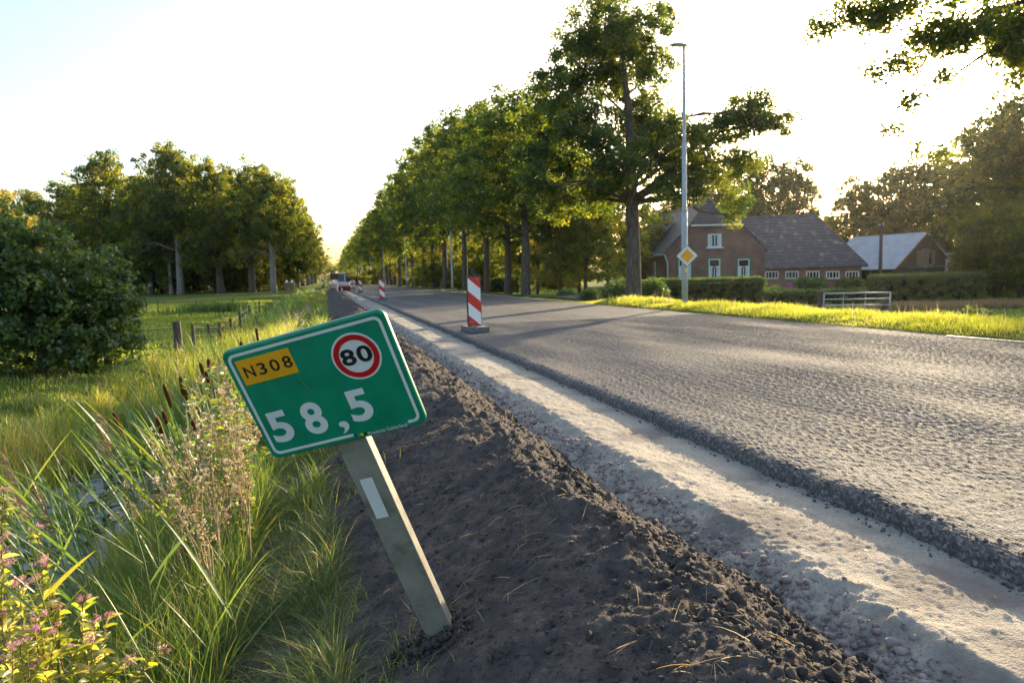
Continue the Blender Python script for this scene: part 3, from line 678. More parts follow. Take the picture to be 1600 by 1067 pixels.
# garden trees between the row and the farmhouse
GT = [(875, 46, 6.5, 2.6, 'y'), (915, 44, 8.5, 3.2, 'o'), (950, 50, 9.5, 3.6, 'o'), (840, 55, 8, 3.2, 'o'), (905, 60, 10, 4, 'o'), (700, 95, 8, 4.5, 'y'), (740, 88, 9, 4.5, 'o'), (655, 130, 9, 5, 'o'), (620, 170, 9, 6, 'o'), (765, 75, 9, 3.6, 'o'), (808, 66, 9, 3.6, 'o'), (1005, 68, 9, 4, 'o'), (598, 260, 10, 8, 'o'), (720, 120, 12, 6, 'o'), (670, 160, 12, 7, 'o')]
gl = ["small golden-green tree in the garden left of the tallest oak", "bushy garden tree behind the low stone wall", "dark garden tree close left of the tallest oak's trunk", "garden tree between the last two near trunks of the row", "tall garden tree farther behind the stone wall", "yellow-green tree seen between the row's middle trunks",
      "tree behind the lamp post that stands before the row", "tree behind the row, left of the second lamp post", "tree behind the row near the third lamp post", "tree behind the hedge with the small dark roof", "tree right of the small dark roof", "tree behind the left end of the farmhouse", "tree at the row's far end", "taller tree behind the row left of the dark roof", "taller tree behind the row's far half"]
gsrc = {}
for i, (px, D, H_, R_, kd) in enumerate(GT):
    q = P(px, 450, D); q[2] = float(gz(q[0], q[1]))
    if kd not in gsrc:
        bl = rand_blobs(np.random.default_rng(650 + i), 9, .9, 3.6, 14)
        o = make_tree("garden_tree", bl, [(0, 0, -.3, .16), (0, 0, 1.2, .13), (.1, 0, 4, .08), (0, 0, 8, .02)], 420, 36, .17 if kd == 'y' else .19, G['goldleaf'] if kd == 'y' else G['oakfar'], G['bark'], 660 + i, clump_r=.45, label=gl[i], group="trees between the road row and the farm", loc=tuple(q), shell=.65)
        o.scale = (R_ / 3.6, R_ / 3.6, H_ / 9); gsrc[kd] = o
    else: copy_thing(gsrc[kd], q, i * 1.7, (R_ / 3.6, R_ / 3.6, H_ / 9), gl[i])

# overhanging branches top right: a tree standing just outside the frame
TD = 9.5
tb = P(1990, 560, TD); tb[2] = float(gz(tb[0], tb[1]))
def tl(px, py, r, dd=0.0, fl=.8):
    q = P(px, py, TD + dd) - tb; s = r * TD / F; return (q[0], q[1], q[2], s, s, s * fl)
over = [tl(1290, 45, 20), tl(1275, 58, 10), tl(1330, 20, 30), tl(1370, 25, 32), tl(1410, 12, 34), tl(1350, 50, 12), tl(1440, 60, 30, .3), tl(1480, 45, 34), tl(1465, 75, 22), tl(1400, 95, 22), tl(1375, 115, 16), tl(1430, 105, 14), tl(1355, 112, 8), tl(1500, 60, 36), tl(1540, 40, 36, -.4), tl(1580, 45, 45), tl(1560, 80, 30), tl(1600, 90, 32),
        tl(1430, 150, 18), tl(1420, 165, 12), tl(1395, 203, 14), tl(1475, 120, 16), tl(1430, 235, 12), tl(1470, 240, 14), tl(1590, 120, 20), tl(1640, 60, 60)]; over2 = [tl(1700, 20, 80), tl(1680, 120, 40), tl(1740, 100, 80), tl(1800, -40, 120), tl(1500, -20, 40), tl(1570, -30, 50), tl(1900, 60, 130), tl(1980, -80, 160), tl(2080, 30, 150), tl(1960, 180, 90), tl(1700, -80, 80)]
tr = [(0, 0, -.3, .34), (0, 0, .6, .28)] + [tuple(P(1985 - 0 * k, yy_, TD) - tb) + (r_,) for k, (yy_, r_) in enumerate([(300, .24), (120, .2), (-60, .14), (-250, .05)])]
ot = make_tree("roadside_tree", over, tr, 950, 15, .062, G['oakfar'], G['bark'], 90, clump_r=.20, limbs=[], shell=.05, label="overhanging tree whose leafy branches reach in at the top right", loc=tuple(tb))
rgo = np.random.default_rng(92); V, Fq, T = leaf_cloud(crown_points(over2, 900, rgo), rgo.uniform(.15, .4, 900), 34, .10, rgo); mesh_np('crown', V, Fq, G['oak'], ot, tint=T)
bb = MB()
for pl in ([(1985, 120, .14), (1800, 30, .08), (1640, -10, .045), (1560, 15, .032), (1500, 45, .022), (1440, 65, .014), (1385, 100, .008), (1360, 112, .004)], [(1985, 180, .12), (1800, 90, .075), (1640, 30, .045), (1575, 65, .032), (1530, 90, .02), (1500, 112, .010), (1494, 128, .004)],
           [(1500, 45, .016), (1420, 30, .010), (1330, 30, .006), (1262, 46, .002)], [(1530, 90, .010), (1470, 130, .007), (1430, 160, .004), (1395, 205, .002)], [(1640, 30, .02), (1600, -10, .012), (1540, -30, .008), (1450, -15, .004), (1390, 15, .002)]):
    bb.tube([P(a_, b_, TD) - tb for a_, b_, _ in pl], [c_ for *_, c_ in pl], 6)
for k_ in range(len(over)):
    q_ = np.array(over[k_][:3]); s_ = over[k_][3]
    for _ in range(7):
        d_ = rgo.normal(0, 1, 3) * np.array([1, 1, .6]); d_ /= np.linalg.norm(d_); st = q_ + np.array([.25, -.05, .12]) * s_ * 2; e_ = q_ + d_ * s_ * 1.1
        bb.tube([st, (st + e_) / 2 + rgo.normal(0, .03, 3), e_], [.006, .004, .0012], 4)
bb.build("branch", G['bark'], ot, smooth=True)
#==OBJECTS==
def hit(px, py, o, nrm):
    r = M @ np.array([px - 800, 533.5 - py, -F]); return CAM + r * (((np.array(o) - CAM) @ nrm) / (r @ nrm))
def frame_of(o, rz):
    c, s = math.cos(rz), math.sin(rz); R = np.array([[c, -s, 0], [s, c, 0], [0, 0, 1]])
    return lambda px, py, y=0.0: R.T @ (hit(px, py, np.array(o) + R @ np.array([0, y, 0]), R @ np.array([0, 1, 0])) - np.array(o))

# --- materials for built things
def brickmat():
    m, nt = newmat("old_brick"); L = nt.links.new
    tc = N(nt, 'ShaderNodeTexCoord'); sp = N(nt, 'ShaderNodeSeparateXYZ'); L(tc.outputs['Object'], sp.inputs[0])
    ad = N(nt, 'ShaderNodeMath', operation='ADD'); L(sp.outputs[0], ad.inputs[0]); L(sp.outputs[1], ad.inputs[1])
    cb = N(nt, 'ShaderNodeCombineXYZ'); L(ad.outputs[0], cb.inputs[0]); L(sp.outputs[2], cb.inputs[1])
    bt = N(nt, 'ShaderNodeTexBrick'); bt.inputs['Scale'].default_value = 1; bt.inputs['Brick Width'].default_value = .22; bt.inputs['Row Height'].default_value = .065; bt.inputs['Mortar Size'].default_value = .008
    bt.inputs['Color1'].default_value = (.19, .072, .055, 1); bt.inputs['Color2'].default_value = (.26, .115, .088, 1); bt.inputs['Mortar'].default_value = (.30, .26, .22, 1); L(cb.outputs[0], bt.inputs['Vector'])
    n = N(nt, 'ShaderNodeTexNoise'); n.inputs['Scale'].default_value = .9; n.inputs['Detail'].default_value = 8; L(tc.outputs['Object'], n.inputs['Vector'])
    r = ramp(nt, [(.3, (.62, .62, .60)), (.55, (1, 1, 1)), (.75, (1.25, 1.18, 1.05))], n.outputs[0])
    mx = N(nt, 'ShaderNodeMixRGB', blend_type='MULTIPLY'); mx.inputs[0].default_value = 1; L(bt.outputs[0], mx.inputs[1]); L(r.outputs[0], mx.inputs[2])
    b = N(nt, 'ShaderNodeBsdfPrincipled'); b.inputs['Roughness'].default_value = .9; L(mx.outputs[0], b.inputs['Base Color'])
    bp = N(nt, 'ShaderNodeBump'); bp.inputs['Strength'].default_value = .5; bp.inputs['Distance'].default_value = .01; L(bt.outputs['Fac'], bp.inputs['Height']); bp.invert = True; L(bp.outputs[0], b.inputs['Normal'])
    o = N(nt, 'ShaderNodeOutputMaterial'); L(b.outputs[0], o.inputs[0]); return m
def tilemat(name, c, rows=3.2, cols=4.2, lich=(.30, .30, .27)):
    m, nt = newmat(name); L = nt.links.new
    tc = N(nt, 'ShaderNodeTexCoord'); sp = N(nt, 'ShaderNodeSeparateXYZ'); L(tc.outputs['Object'], sp.inputs[0])
    ad = N(nt, 'ShaderNodeMath', operation='ADD'); L(sp.outputs[0], ad.inputs[0]); L(sp.outputs[1], ad.inputs[1])
    mu = N(nt, 'ShaderNodeMath', operation='MULTIPLY'); mu.inputs[1].default_value = cols * 6.283; L(ad.outputs[0], mu.inputs[0])
    si = N(nt, 'ShaderNodeMath', operation='SINE'); L(mu.outputs[0], si.inputs[0])
    mz = N(nt, 'ShaderNodeMath', operation='MULTIPLY'); mz.inputs[1].default_value = rows; L(sp.outputs[2], mz.inputs[0])
    fr = N(nt, 'ShaderNodeMath', operation='FRACT'); L(mz.outputs[0], fr.inputs[0])
    m3 = N(nt, 'ShaderNodeMath', operation='MULTIPLY_ADD'); m3.inputs[1].default_value = -3.0; L(fr.outputs[0], m3.inputs[0]); L(si.outputs[0], m3.inputs[2])
    bp = N(nt, 'ShaderNodeBump'); bp.inputs['Strength'].default_value = 1; bp.inputs['Distance'].default_value = .035; L(m3.outputs[0], bp.inputs['Height'])
    n = N(nt, 'ShaderNodeTexNoise'); n.inputs['Scale'].default_value = 1.6; n.inputs['Detail'].default_value = 9; n.inputs['Roughness'].default_value = .75; L(tc.outputs['Object'], n.inputs['Vector'])
    r = ramp(nt, [(.3, tuple(x * .7 for x in c)), (.55, c), (.68, lich)], n.outputs[0])
    dk = ramp(nt, [(0, (1.15, 1.15, 1.15)), (.8, (.95, .95, .95)), (.9, (.45, .45, .45))], fr.outputs[0])
    mx = N(nt, 'ShaderNodeMixRGB', blend_type='MULTIPLY'); mx.inputs[0].default_value = 1; L(r.outputs[0], mx.inputs[1]); L(dk.outputs[0], mx.inputs[2])
    b = N(nt, 'ShaderNodeBsdfPrincipled'); b.inputs['Roughness'].default_value = .7; L(mx.outputs[0], b.inputs['Base Color']); L(bp.outputs[0], b.inputs['Normal'])
    o = N(nt, 'ShaderNodeOutputMaterial'); L(b.outputs[0], o.inputs[0]); return m
G['brick'] = brickmat()
G['tile'] = tilemat("grey_tile", (.070, .080, .100)); G['tile2'] = tilemat("brown_tile", (.095, .088, .090), lich=(.24, .18, .12))
G['white'] = plain("white_paint", (.78, .78, .76), .45); G['green_paint'] = plain("green_paint", (.02, .20, .11), .4)
G['curtain'] = plain("curtain", (.62, .66, .72), .8); G['glass'] = plain("window_glass", (.03, .035, .04), .06, spec=.8, bump=0)
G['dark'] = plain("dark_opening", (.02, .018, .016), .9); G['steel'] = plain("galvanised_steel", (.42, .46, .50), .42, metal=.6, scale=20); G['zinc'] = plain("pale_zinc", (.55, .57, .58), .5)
G['lamp_grey'] = surf("lamp_post_paint", [(.3, (.30, .32, .34)), (.7, (.44, .46, .48))], scale=6, rough=.5, spec=.4)
G['wood'] = surf("grey_boards", [(.3, (.13, .105, .085)), (.5, (.24, .20, .165)), (.75, (.40, .35, .30))], scale=2.2, rough=.9, bump=.6, bscale=12, bdist=.02, stretch=(6, 6, .7))
G['postwood'] = surf("weathered_post", [(.3, (.055, .042, .035)), (.7, (.16, .13, .105))], scale=5, rough=.95, bump=.7, bscale=30, bdist=.01, stretch=(5, 5, 1))
G['tarp'] = surf("dark_tarp", [(.3, (.030, .036, .036)), (.7, (.065, .072, .070))], scale=1.5, rough=.7, bump=.4, bscale=4, bdist=.05)
G['stonewall'] = surf("garden_stone", [(.3, (.15, .14, .14)), (.7, (.38, .36, .36))], scale=7, rough=.9, bump=.8, bscale=20, bdist=.03)
def corr():
    m, nt = newmat("corrugated_sheet"); L = nt.links.new
    tc = N(nt, 'ShaderNodeTexCoord'); sp = N(nt, 'ShaderNodeSeparateXYZ'); L(tc.outputs['Object'], sp.inputs[0])
    mu = N(nt, 'ShaderNodeMath', operation='MULTIPLY'); mu.inputs[1].default_value = 26; L(sp.outputs[1], mu.inputs[0])
    si = N(nt, 'ShaderNodeMath', operation='SINE'); L(mu.outputs[0], si.inputs[0])
    bp = N(nt, 'ShaderNodeBump'); bp.inputs['Distance'].default_value = .03; L(si.outputs[0], bp.inputs['Height'])
    n = N(nt, 'ShaderNodeTexNoise'); n.inputs['Scale'].default_value = 1.2; n.inputs['Detail'].default_value = 8; L(tc.outputs['Object'], n.inputs['Vector'])
    r = ramp(nt, [(.3, (.36, .42, .48)), (.6, (.50, .56, .62)), (.8, (.34, .33, .33))], n.outputs[0])
    b = N(nt, 'ShaderNodeBsdfPrincipled'); b.inputs['Roughness'].default_value = .5; b.inputs['Metallic'].default_value = .25; L(r.outputs[0], b.inputs['Base Color']); L(bp.outputs[0], b.inputs['Normal'])
    o = N(nt, 'ShaderNodeOutputMaterial'); L(b.outputs[0], o.inputs[0]); return m
G['corr'] = corr()

# --- farmhouse: front house with half-hipped gable
GZ = -.6
rz = math.atan2(-.2377, .971)
g0 = P(1041, 440, 60); g0[2] = GZ
lf = frame_of(g0, rz)
Wd = lf(1194.5, 420)[0]; ez = lf(1041, 393.5)[2]; hx0, _, hz = lf(1077, 351); hx1 = lf(1156, 351)[0]
Rz_ = ez + (hz - ez) * (Wd / 2) / max(.1, (hx0 + (Wd - hx1)) / 2); Rz_ = min(Rz_, lf(1112, 319, 2.0)[2] + .2)
HL = 19.0
fh = empty("farmhouse", g0, rz, label="old brick farmhouse with half-hipped tiled gable and green framed windows", cat="farmhouse")
b = MB(); b.prism([(0, -.3), (Wd, -.3), (Wd, ez), (hx1, hz), (hx0, hz), (0, ez)], 0, .3)
b.box((.15, HL / 2 + .15, (ez - .3) / 2), (.3, HL - .3, ez + .3)); b.box((Wd - .15, HL / 2 + .15, (ez - .3) / 2), (.3, HL - .3, ez + .3)); b.box((Wd / 2, HL - .15, (ez - .3) / 2), (Wd - .62, .3, ez + .3))
b.build("wall", G['brick'], fh)
def slab(b, pts, th=.14):
    pts = [np.array(p, float) for p in pts]; nrm = np.cross(pts[1] - pts[0], pts[2] - pts[0]); nrm /= np.linalg.norm(nrm); nrm *= np.sign(nrm[2]) * th
    n = len(pts); b.add([tuple(p) for p in pts] + [tuple(p + nrm) for p in pts], [tuple(range(n)), tuple(range(2 * n - 1, n - 1, -1))] + [(i, i + n, (i + 1) % n + n, (i + 1) % n) for i in range(n)])
mx_ = Wd / 2; ra = 2.0; sl = (Rz_ - ez) / mx_
def rx_(x): return ez + sl * (x if x < mx_ else Wd - x)
xa_ = (hz - ez) / sl; o_ = .25
b = MB()
slab(b, [(-o_, -.12, ez - sl * o_), (xa_, -.12, hz), (mx_, ra, Rz_), (mx_, HL, Rz_), (-o_, HL, ez - sl * o_)])
slab(b, [(Wd + o_, HL, ez - sl * o_), (mx_, HL, Rz_), (mx_, ra, Rz_), (Wd - xa_, -.12, hz), (Wd + o_, -.12, ez - sl * o_)])
slab(b, [(xa_ - .1, -.22, hz - .05), (Wd - xa_ + .1, -.22, hz - .05), (mx_, ra, Rz_ + .02)])
roof = b.build("roof", G['tile2'], fh)
b = MB(); 
for (p, q) in (((xa_, -.12, hz + .14), (mx_, ra, Rz_ + .2)), ((Wd - xa_, -.12, hz + .14), (mx_, ra, Rz_ + .2)), ((mx_, ra, Rz_ + .2), (mx_, HL, Rz_ + .2))): b.tube([p, q], .13, 6)
b.build("ridge_tiles", G['tile2'], roof)
b = MB(); b.box((mx_ - .1, ra + .55, Rz_ + .45), (1.15, .8, 1.3)); b.box((mx_ - .1, ra + .55, Rz_ + 1.14), (1.3, .95, .12)); b.build("chimney", G['brick'], roof)
b = MB(); b.box(((xa_ + Wd - xa_) / 2, -.16, hz - .1), (Wd - 2 * xa_ + .2, .16, .14)); b.build("gutter", G['white'], fh)
b = MB(); b.box((-.28, HL / 2, ez - .22), (.16, HL, .16)); b.tube([(-.2, -.12, ez - .2), (-.1, -.14, ez - .5), (.1, -.12, ez - 1), (.1, -.12, 0)], .06, 8); b.build("side_gutter", G['zinc'], fh)
def window(parent, lfr, px0, px1, py0, py1, y=0.0, kind='tall', name="window"):
    x0, _, z1 = lfr(px0, py0, y); x1, _, z0 = lfr(px1, py1, y); w_, h_ = x1 - x0, z1 - z0; cx_, cz = (x0 + x1) / 2, (z0 + z1) / 2
    fr = MB(); t = .09
    for sx in (-1, 1): fr.box((cx_ + sx * (w_ / 2 - t / 2), y - .03, cz), (t, .08, h_))
    for sz in (-1, 1): fr.box((cx_, y - .03, cz + sz * (h_ / 2 - t / 2)), (w_ - 2 * t - .004, .075, t))
    if kind == 'tall': fr.box((cx_, y - .032, cz + h_ * .2), (w_ - 2 * t - .004, .06, .07)); fr.box((cx_, y - .034, cz - h_ * .14), (.06, .05, h_ * .58))
    elif kind == 'sash': fr.box((cx_, y - .032, cz), (.07, .06, h_ - 2 * t - .004))
    else:
        for k in (-.25, 0, .25): fr.box((cx_ + k * w_, y - .032, cz), (.05, .06, h_ - 2 * t - .004))
    wo_ = fr.build(name, G['white'], parent)
    g = MB(); g.box((cx_, y - .006, cz), (w_ - .05, .012, h_ - .05)); g.build("pane", G['glass'], wo_)
    if kind != 'strip':
        c = MB()
        for sx in (-1, 1):
            cw = w_ * .24; n = 8; pts = [(cx_ + sx * (w_ / 2 - t) - sx * cw * i / n, y - .016 - .006 * (i % 2)) for i in range(n + 1)]
            zt = cz + h_ / 2 - t - (.0 if kind != 'tall' else h_ * .22)
            for i in range(n): c.add([(pts[i][0], pts[i][1], cz - h_ / 2 + t), (pts[i + 1][0], pts[i + 1][1], cz - h_ / 2 + t), (pts[i + 1][0], pts[i + 1][1], zt), (pts[i][0], pts[i][1], zt)], [(0, 1, 2, 3)])
        c.build("curtain", G['curtain'], wo_)
    if kind == 'tall' or kind == 'sash':
        s = MB(); gm = .10
        if kind == 'tall':
            for sx in (-1, 1): s.box((cx_ + sx * (w_ / 2 + gm / 2 + .003), y - .045, cz), (gm, .09, h_ + .1))
            s.box((cx_, y - .045, cz + h_ / 2 + .053), (w_ + .006, .085, gm)); s.build("green_frame", G['green_paint'], wo_)
            s = MB()
        s.box((cx_, y - .08, cz - h_ / 2 - .06), (w_ + .34, .18, .11)); s.build("sill", G['white'], wo_)
window(fh, lf, 1106, 1127, 366, 386, kind='sash')
for a_, b_ in ((1060, 1079), (1107, 1125), (1152.5, 1170.5)): window(fh, lf, a_, b_, 405, 446)
# left side windows and dormer, built in the wall's own axes
for y_ in (4.0, 13.0, 17.4):
    f_ = MB(); f_.box((-.04, y_, 1.55), (.08, 1.15, 2.25)); wn_ = f_.build("window", G['green_paint'], fh)
    g_ = MB(); g_.box((-.09, y_, 1.55), (.02, .95, 2.05)); g_.build("curtain", G['curtain'], wn_)
    g_ = MB(); g_.box((-.105, y_ + .1, 1.55), (.012, .36, 1.9)); g_.build("pane", G['glass'], wn_)
f_ = MB(); f_.box((-.03, 8.2, 1.1), (.06, 1.1, 2.3)); f_.build("door", G['dark'], fh)
d_ = MB(); dx0, dx1, dzb, dzt = .55, 2.75, ez + sl * .55, ez + sl * 2.75
d_.prism([(dx0, dzb), (dx1 + .35, dzt + .3), (dx0, dzt - .15)], 8.0, 12.6); dm = d_.build("dormer", G['zinc'], fh)
s = MB(); slab(s, [(dx0 - .3, 7.8, dzt - .25), (dx0 - .3, 12.8, dzt - .25), (dx1 + .6, 12.8, dzt + .4), (dx1 + .6, 7.8, dzt + .4)], .12); s.build("dormer_roof", G['zinc'], dm)
s = MB()
for k in range(3): s.box((dx0 - .03, 8.8 + k * 1.4, (dzb + dzt) / 2 - .08), (.05, 1.1, (dzt - dzb) * .55))
s.build("dormer_window", G['glass'], dm)
# --- long barn part with its own roof and strip windows
YF = 1.2
bx1 = lf(1355, 418, YF)[0]; bez = lf(1273, 419, YF)[2]; YR = YF + 5.2
rzx, _, rzz = lf(1273.7, 340, YR); YB = YF + 10.4
wz = MB(); wz.box(((Wd + .003 + bx1 - .35) / 2, YF + .45, (bez - .3) / 2 + .05), (bx1 - .35 - Wd - .003, .3, bez + .25)); wz.box((bx1 - .5, (YF + YB) / 2, (bez - .3) / 2 + .05), (.3, YB - YF - 1.5, bez + .25))
wz.build("barn_wall", G['brick'], fh)
b = MB()
slab(b, [(Wd - .6, YF, bez), (bx1, YF, bez), (rzx, YR, rzz), (mx_ - 1.2, YR, rzz)])
slab(b, [(mx_ - 1.2, YR, rzz), (rzx, YR, rzz), (bx1, YB, bez), (mx_ - 1.2, YB, bez)])
slab(b, [(bx1, YF, bez), (bx1, YB, bez), (rzx, YR, rzz)])
br = b.build("barn_roof", G['tile'], fh)
b = MB(); b.tube([(mx_ + .2, YR, rzz + .17), (rzx, YR, rzz + .17)], .12, 6); b.tube([(rzx, YR, rzz + .17), (bx1, YF, bez + .14)], .12, 6); b.build("ridge_tiles", G['tile'], br)
for px in (1206, 1237.5, 1270, 1301, 1331.5): window(fh, lf, px - 10.5, px + 10, 424, 435.5, YF + .3, 'strip')

# --- old barn with corrugated roof
ax = M @ np.array([-2.05, 0, -5.8]); ax[2] = 0; ax /= np.linalg.norm(ax); rz2 = math.atan2(-ax[0], ax[1])
q0 = P(1400, 416, 66); eh = q0[2] - GZ; q0[2] = GZ
l2 = frame_of(q0, rz2); w2 = l2(1490, 418)[0]; az_ = l2(1447, 363)[2]
bn = empty("barn", q0, rz2, label="old timber barn with pale corrugated metal roof right of the farmhouse", cat="barn")
BL = 9.0
b = MB(); b.prism([(0, eh - .15), (w2, eh - .15), (w2, eh), (w2 / 2, az_ - .1), (0, eh)], 0, .1); b.build("gable_boards", surf("dark_boards", [(.3, (.07, .058, .05)), (.7, (.17, .145, .125))], scale=2.2, rough=.9, bump=.6, bscale=12, bdist=.02, stretch=(6, 6, .7)), bn)
b = MB()
for k in range(7): b.box((w2 * .5 - 1.05 + k * .35, -.03, eh + .75 - .1 * (k % 2)), (.30, .045, 1.9 - .5 * abs(k - 3) / 3))
b.build("loft_door", G['wood'], bn)
b = MB(); b.prism([(w2 * .5 + .35, eh + .15), (w2 * .5 + .75, eh + .15), (w2 * .5 + .6, eh + 1.1), (w2 * .5 + .48, eh + 1.2)], -.07, -.056); b.build("hole", G['dark'], bn)
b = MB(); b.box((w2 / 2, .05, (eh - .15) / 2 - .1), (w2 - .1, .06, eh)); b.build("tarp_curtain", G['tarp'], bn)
b = MB(); sl2 = (az_ - eh) / (w2 / 2)
slab(b, [(-.35, -.25, eh - .35 * sl2), (w2 / 2, -.25, az_), (w2 / 2, BL, az_), (-.35, BL, eh - .35 * sl2)], .05); slab(b, [(w2 / 2, -.25, az_), (w2 + .35, -.25, eh - .35 * sl2), (w2 + .35, BL, eh - .35 * sl2), (w2 / 2, BL, az_)], .05)
b.build("roof", G['corr'], bn)
b = MB(); b.tube([(w2 / 2, -.3, az_ + .06), (-.35, -.3, eh - .35 * sl2 + .04)], .07, 5); b.tube([(w2 / 2, -.3, az_ + .06), (w2 + .35, -.3, eh - .35 * sl2 + .04)], .07, 5); b.tube([(w2 / 2, -.3, az_ + .07), (w2 / 2, BL, az_ + .07)], .08, 5)
b.build("verge_board", surf("rusty_board", [(.3, (.20, .10, .06)), (.7, (.34, .18, .11))], scale=4, rough=.9), bn)
for k in range(4): MB().box((.1, .3 + k * 2.8, eh / 2 - .2), (.16, .16, eh + .2)).build("post", G['postwood'], bn)
b = MB(); b.box((w2 / 2 + .3, BL - .1, eh / 2), (w2 - .5, .1, eh)); b.box((1.9, BL / 2, eh / 2 - .1), (.1, BL - .5, eh - .1)); b.build("dark_interior", G['dark'], bn)  # near-black sheets: shade of the open barn's interior put into their colour

# --- white shed glimpsed right of the barn
q = P(1518, 412, 66); q[2] = GZ
sh = empty("shed", q, rz, label="small white shed mostly hidden by shrubs right of the barn", cat="shed")
b = MB(); b.box((0, 1.5, 1.1), (2.2, 3, 2.3)); b.build("wall", G['white'], sh); b = MB(); b.box((0, 1.4, 2.65), (2.6, 3.5, .14)); b.build("roof", G['zinc'], sh)
b = MB(); b.box((-.85, -.03, 1.0), (.35, .06, 2)); b.build("door", plain("blue_paint", (.05, .25, .5)), sh)

# --- small dark roofed house behind the row, and a far bluish building
q = P(766, 440, 78); q[2] = -.5
hs = empty("house", q, rz, label="small house with a dark pyramid roof glimpsed between roadside trunks", cat="house")
b = MB(); b.box((0, 2.5, 1.2), (5.5, 5, 2.6)); b.build("wall", G['brick'], hs)
b = MB(); b.add([(-3.2, -.3, 2.4), (3.2, -.3, 2.4), (3.2, 5.4, 2.4), (-3.2, 5.4, 2.4), (-.6, 2.5, 4.6), (.6, 2.5, 4.6)], [(0, 1, 5, 4), (1, 2, 5), (2, 3, 4, 5), (3, 0, 4), (3, 2, 1, 0)]); b.build("roof", G['tile'], hs)
q = P(608, 441, 230); q[2] = -.6
hs = empty("house", q, 0, label="far bluish building seen through the gap at the row's end", cat="house")
b = MB(); b.box((0, 3, 1.8), (6, 6, 3.6)); b.build("wall", plain("pale_blue_wall", (.30, .36, .46)), hs)
b = MB(); b.prism([(-3.5, 3.5), (3.5, 3.5), (0, 5.2)], -.3, 6.3); b.build("roof", G['tile'], hs)

# --- hedges
YAW = -math.radians(15.3)
def hedge(px0, px1, pyt, pyb, D, thick, seed, label, size=.07, mat='bush', ncl=700, per=34, zb=None):
    a_ = P(px0, pyb, D); b_ = P(px1, pyb, D); t_ = P((px0 + px1) / 2, pyt, D); c = (a_ + b_) / 2; zz = float(gz(c[0], c[1])) if zb is None else zb
    L_ = np.linalg.norm((b_ - a_)[:2]); h = t_[2] - zz
    root = shrub("hedge", (c[0], c[1], zz), L_ / 2, thick / 2, h, ncl, per, size, G[mat], seed, label, cat="hedge", cr=.16, box=True)
    root.rotation_euler = (0, 0, YAW)
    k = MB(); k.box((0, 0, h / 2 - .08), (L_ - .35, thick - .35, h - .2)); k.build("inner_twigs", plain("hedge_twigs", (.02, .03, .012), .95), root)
    return root
hedge(1003, 1187, 438, 470, 34, 1.2, 801, "clipped hedge in front of the farmhouse gable", ncl=1300)
hedge(1190, 1350, 456, 474, 33, 1.0, 802, "low hedge in front of the strip windows", ncl=900)
hedge(1368, 1520, 431, 472, 31, 1.3, 803, "taller hedge in front of the old barn", ncl=1500, mat='bush')
hedge(748, 803, 437, 455, 66, 1.5, 804, "dark hedge before the small house behind the row", size=.14, ncl=500)
def sh_at(px, py, D, rx, h, label, mat='bush', seed=0, size=.08, ncl=260, per=36, cr=.22, name="shrub"):
    q = P(px, py, D); q[2] = float(gz(q[0], q[1])); return shrub(name, q, rx, rx * .9, h, ncl, per, size, G[mat], 820 + seed, label, cr=cr)
sh_at(965, 466, 33, .95, 1.15, "rounded clipped bush left of the tallest oak's trunk", seed=1)
sh_at(1020, 468, 31, .75, 1.25, "dark bush just right of the tallest oak's trunk", seed=2)
sh_at(920, 464, 35, .45, .65, "small silvery bush by the low stone wall", seed=3, ncl=90)
sh_at(885, 460, 37, .5, .5, "small green plant at the left of the low stone wall", seed=4, ncl=90)
sh_at(1265, 450, 52, 1.3, .95, "dark shrub below the middle strip windows", seed=5, size=.12)
sh_at(1330, 450, 52, 1.2, .9, "dark shrub below the rightmost strip window", seed=6, size=.12)
sh_at(1215, 468, 34, .8, .9, "rounded bush ending the clipped hedge", seed=7)
for i, (px, D, rx, h) in enumerate([(1525, 37, 1.3, 3.6), (1560, 34, 1.9, 4.8), (1600, 31, 2.0, 4.0), (1640, 38, 2.6, 6.0), (1508, 42, .9, 2.4), (1580, 42, 2.4, 6.4)]):
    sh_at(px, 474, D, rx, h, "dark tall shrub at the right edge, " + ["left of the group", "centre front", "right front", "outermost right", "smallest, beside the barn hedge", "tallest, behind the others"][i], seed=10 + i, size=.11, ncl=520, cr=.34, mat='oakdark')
for i, px in enumerate(range(560, 900, 26)):
    sh_at(px, 452, 75 + (i * 13) % 30 + (i < 4) * 60, 3.0, 2.8 + (i % 3), "shrub filling the gap behind the row's trunks, %s from the left" % (["first"] + ordw)[i], mat='oakfar', seed=30 + i, size=.24, ncl=150, cr=.5)
for i, px in enumerate(range(1000, 1600, 55)):
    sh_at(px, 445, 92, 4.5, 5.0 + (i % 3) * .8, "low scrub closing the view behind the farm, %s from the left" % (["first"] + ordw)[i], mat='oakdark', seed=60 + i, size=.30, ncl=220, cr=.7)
# purple garden flowers by the gable
for i, (px, py) in enumerate([(1062, 434), (1112, 441), (1166, 440), (1236, 445), (1093, 443)]):
    q = P(px, py + 3, 57); V_, F_, T_ = leaf_cloud(rng.normal(0, .2, (26, 3)) * np.array([1, .5, .5]), np.full(26, .15), 10, .10, rng)
    props(mesh_np("flower_clump", V_, F_, G['purple'] if 'purple' in G else G.setdefault('purple', leafmat("magenta_petal", [(0, (.35, .06, .30)), (1, (.6, .15, .5))], [(0, (.5, .1, .4)), (1, (.8, .3, .7))])), tint=T_, loc=tuple(map(float, q))), "purple flowers at the farmhouse wall, %s from the left" % ["leftmost", "third", "fourth", "rightmost", "second"][i], "flowers")

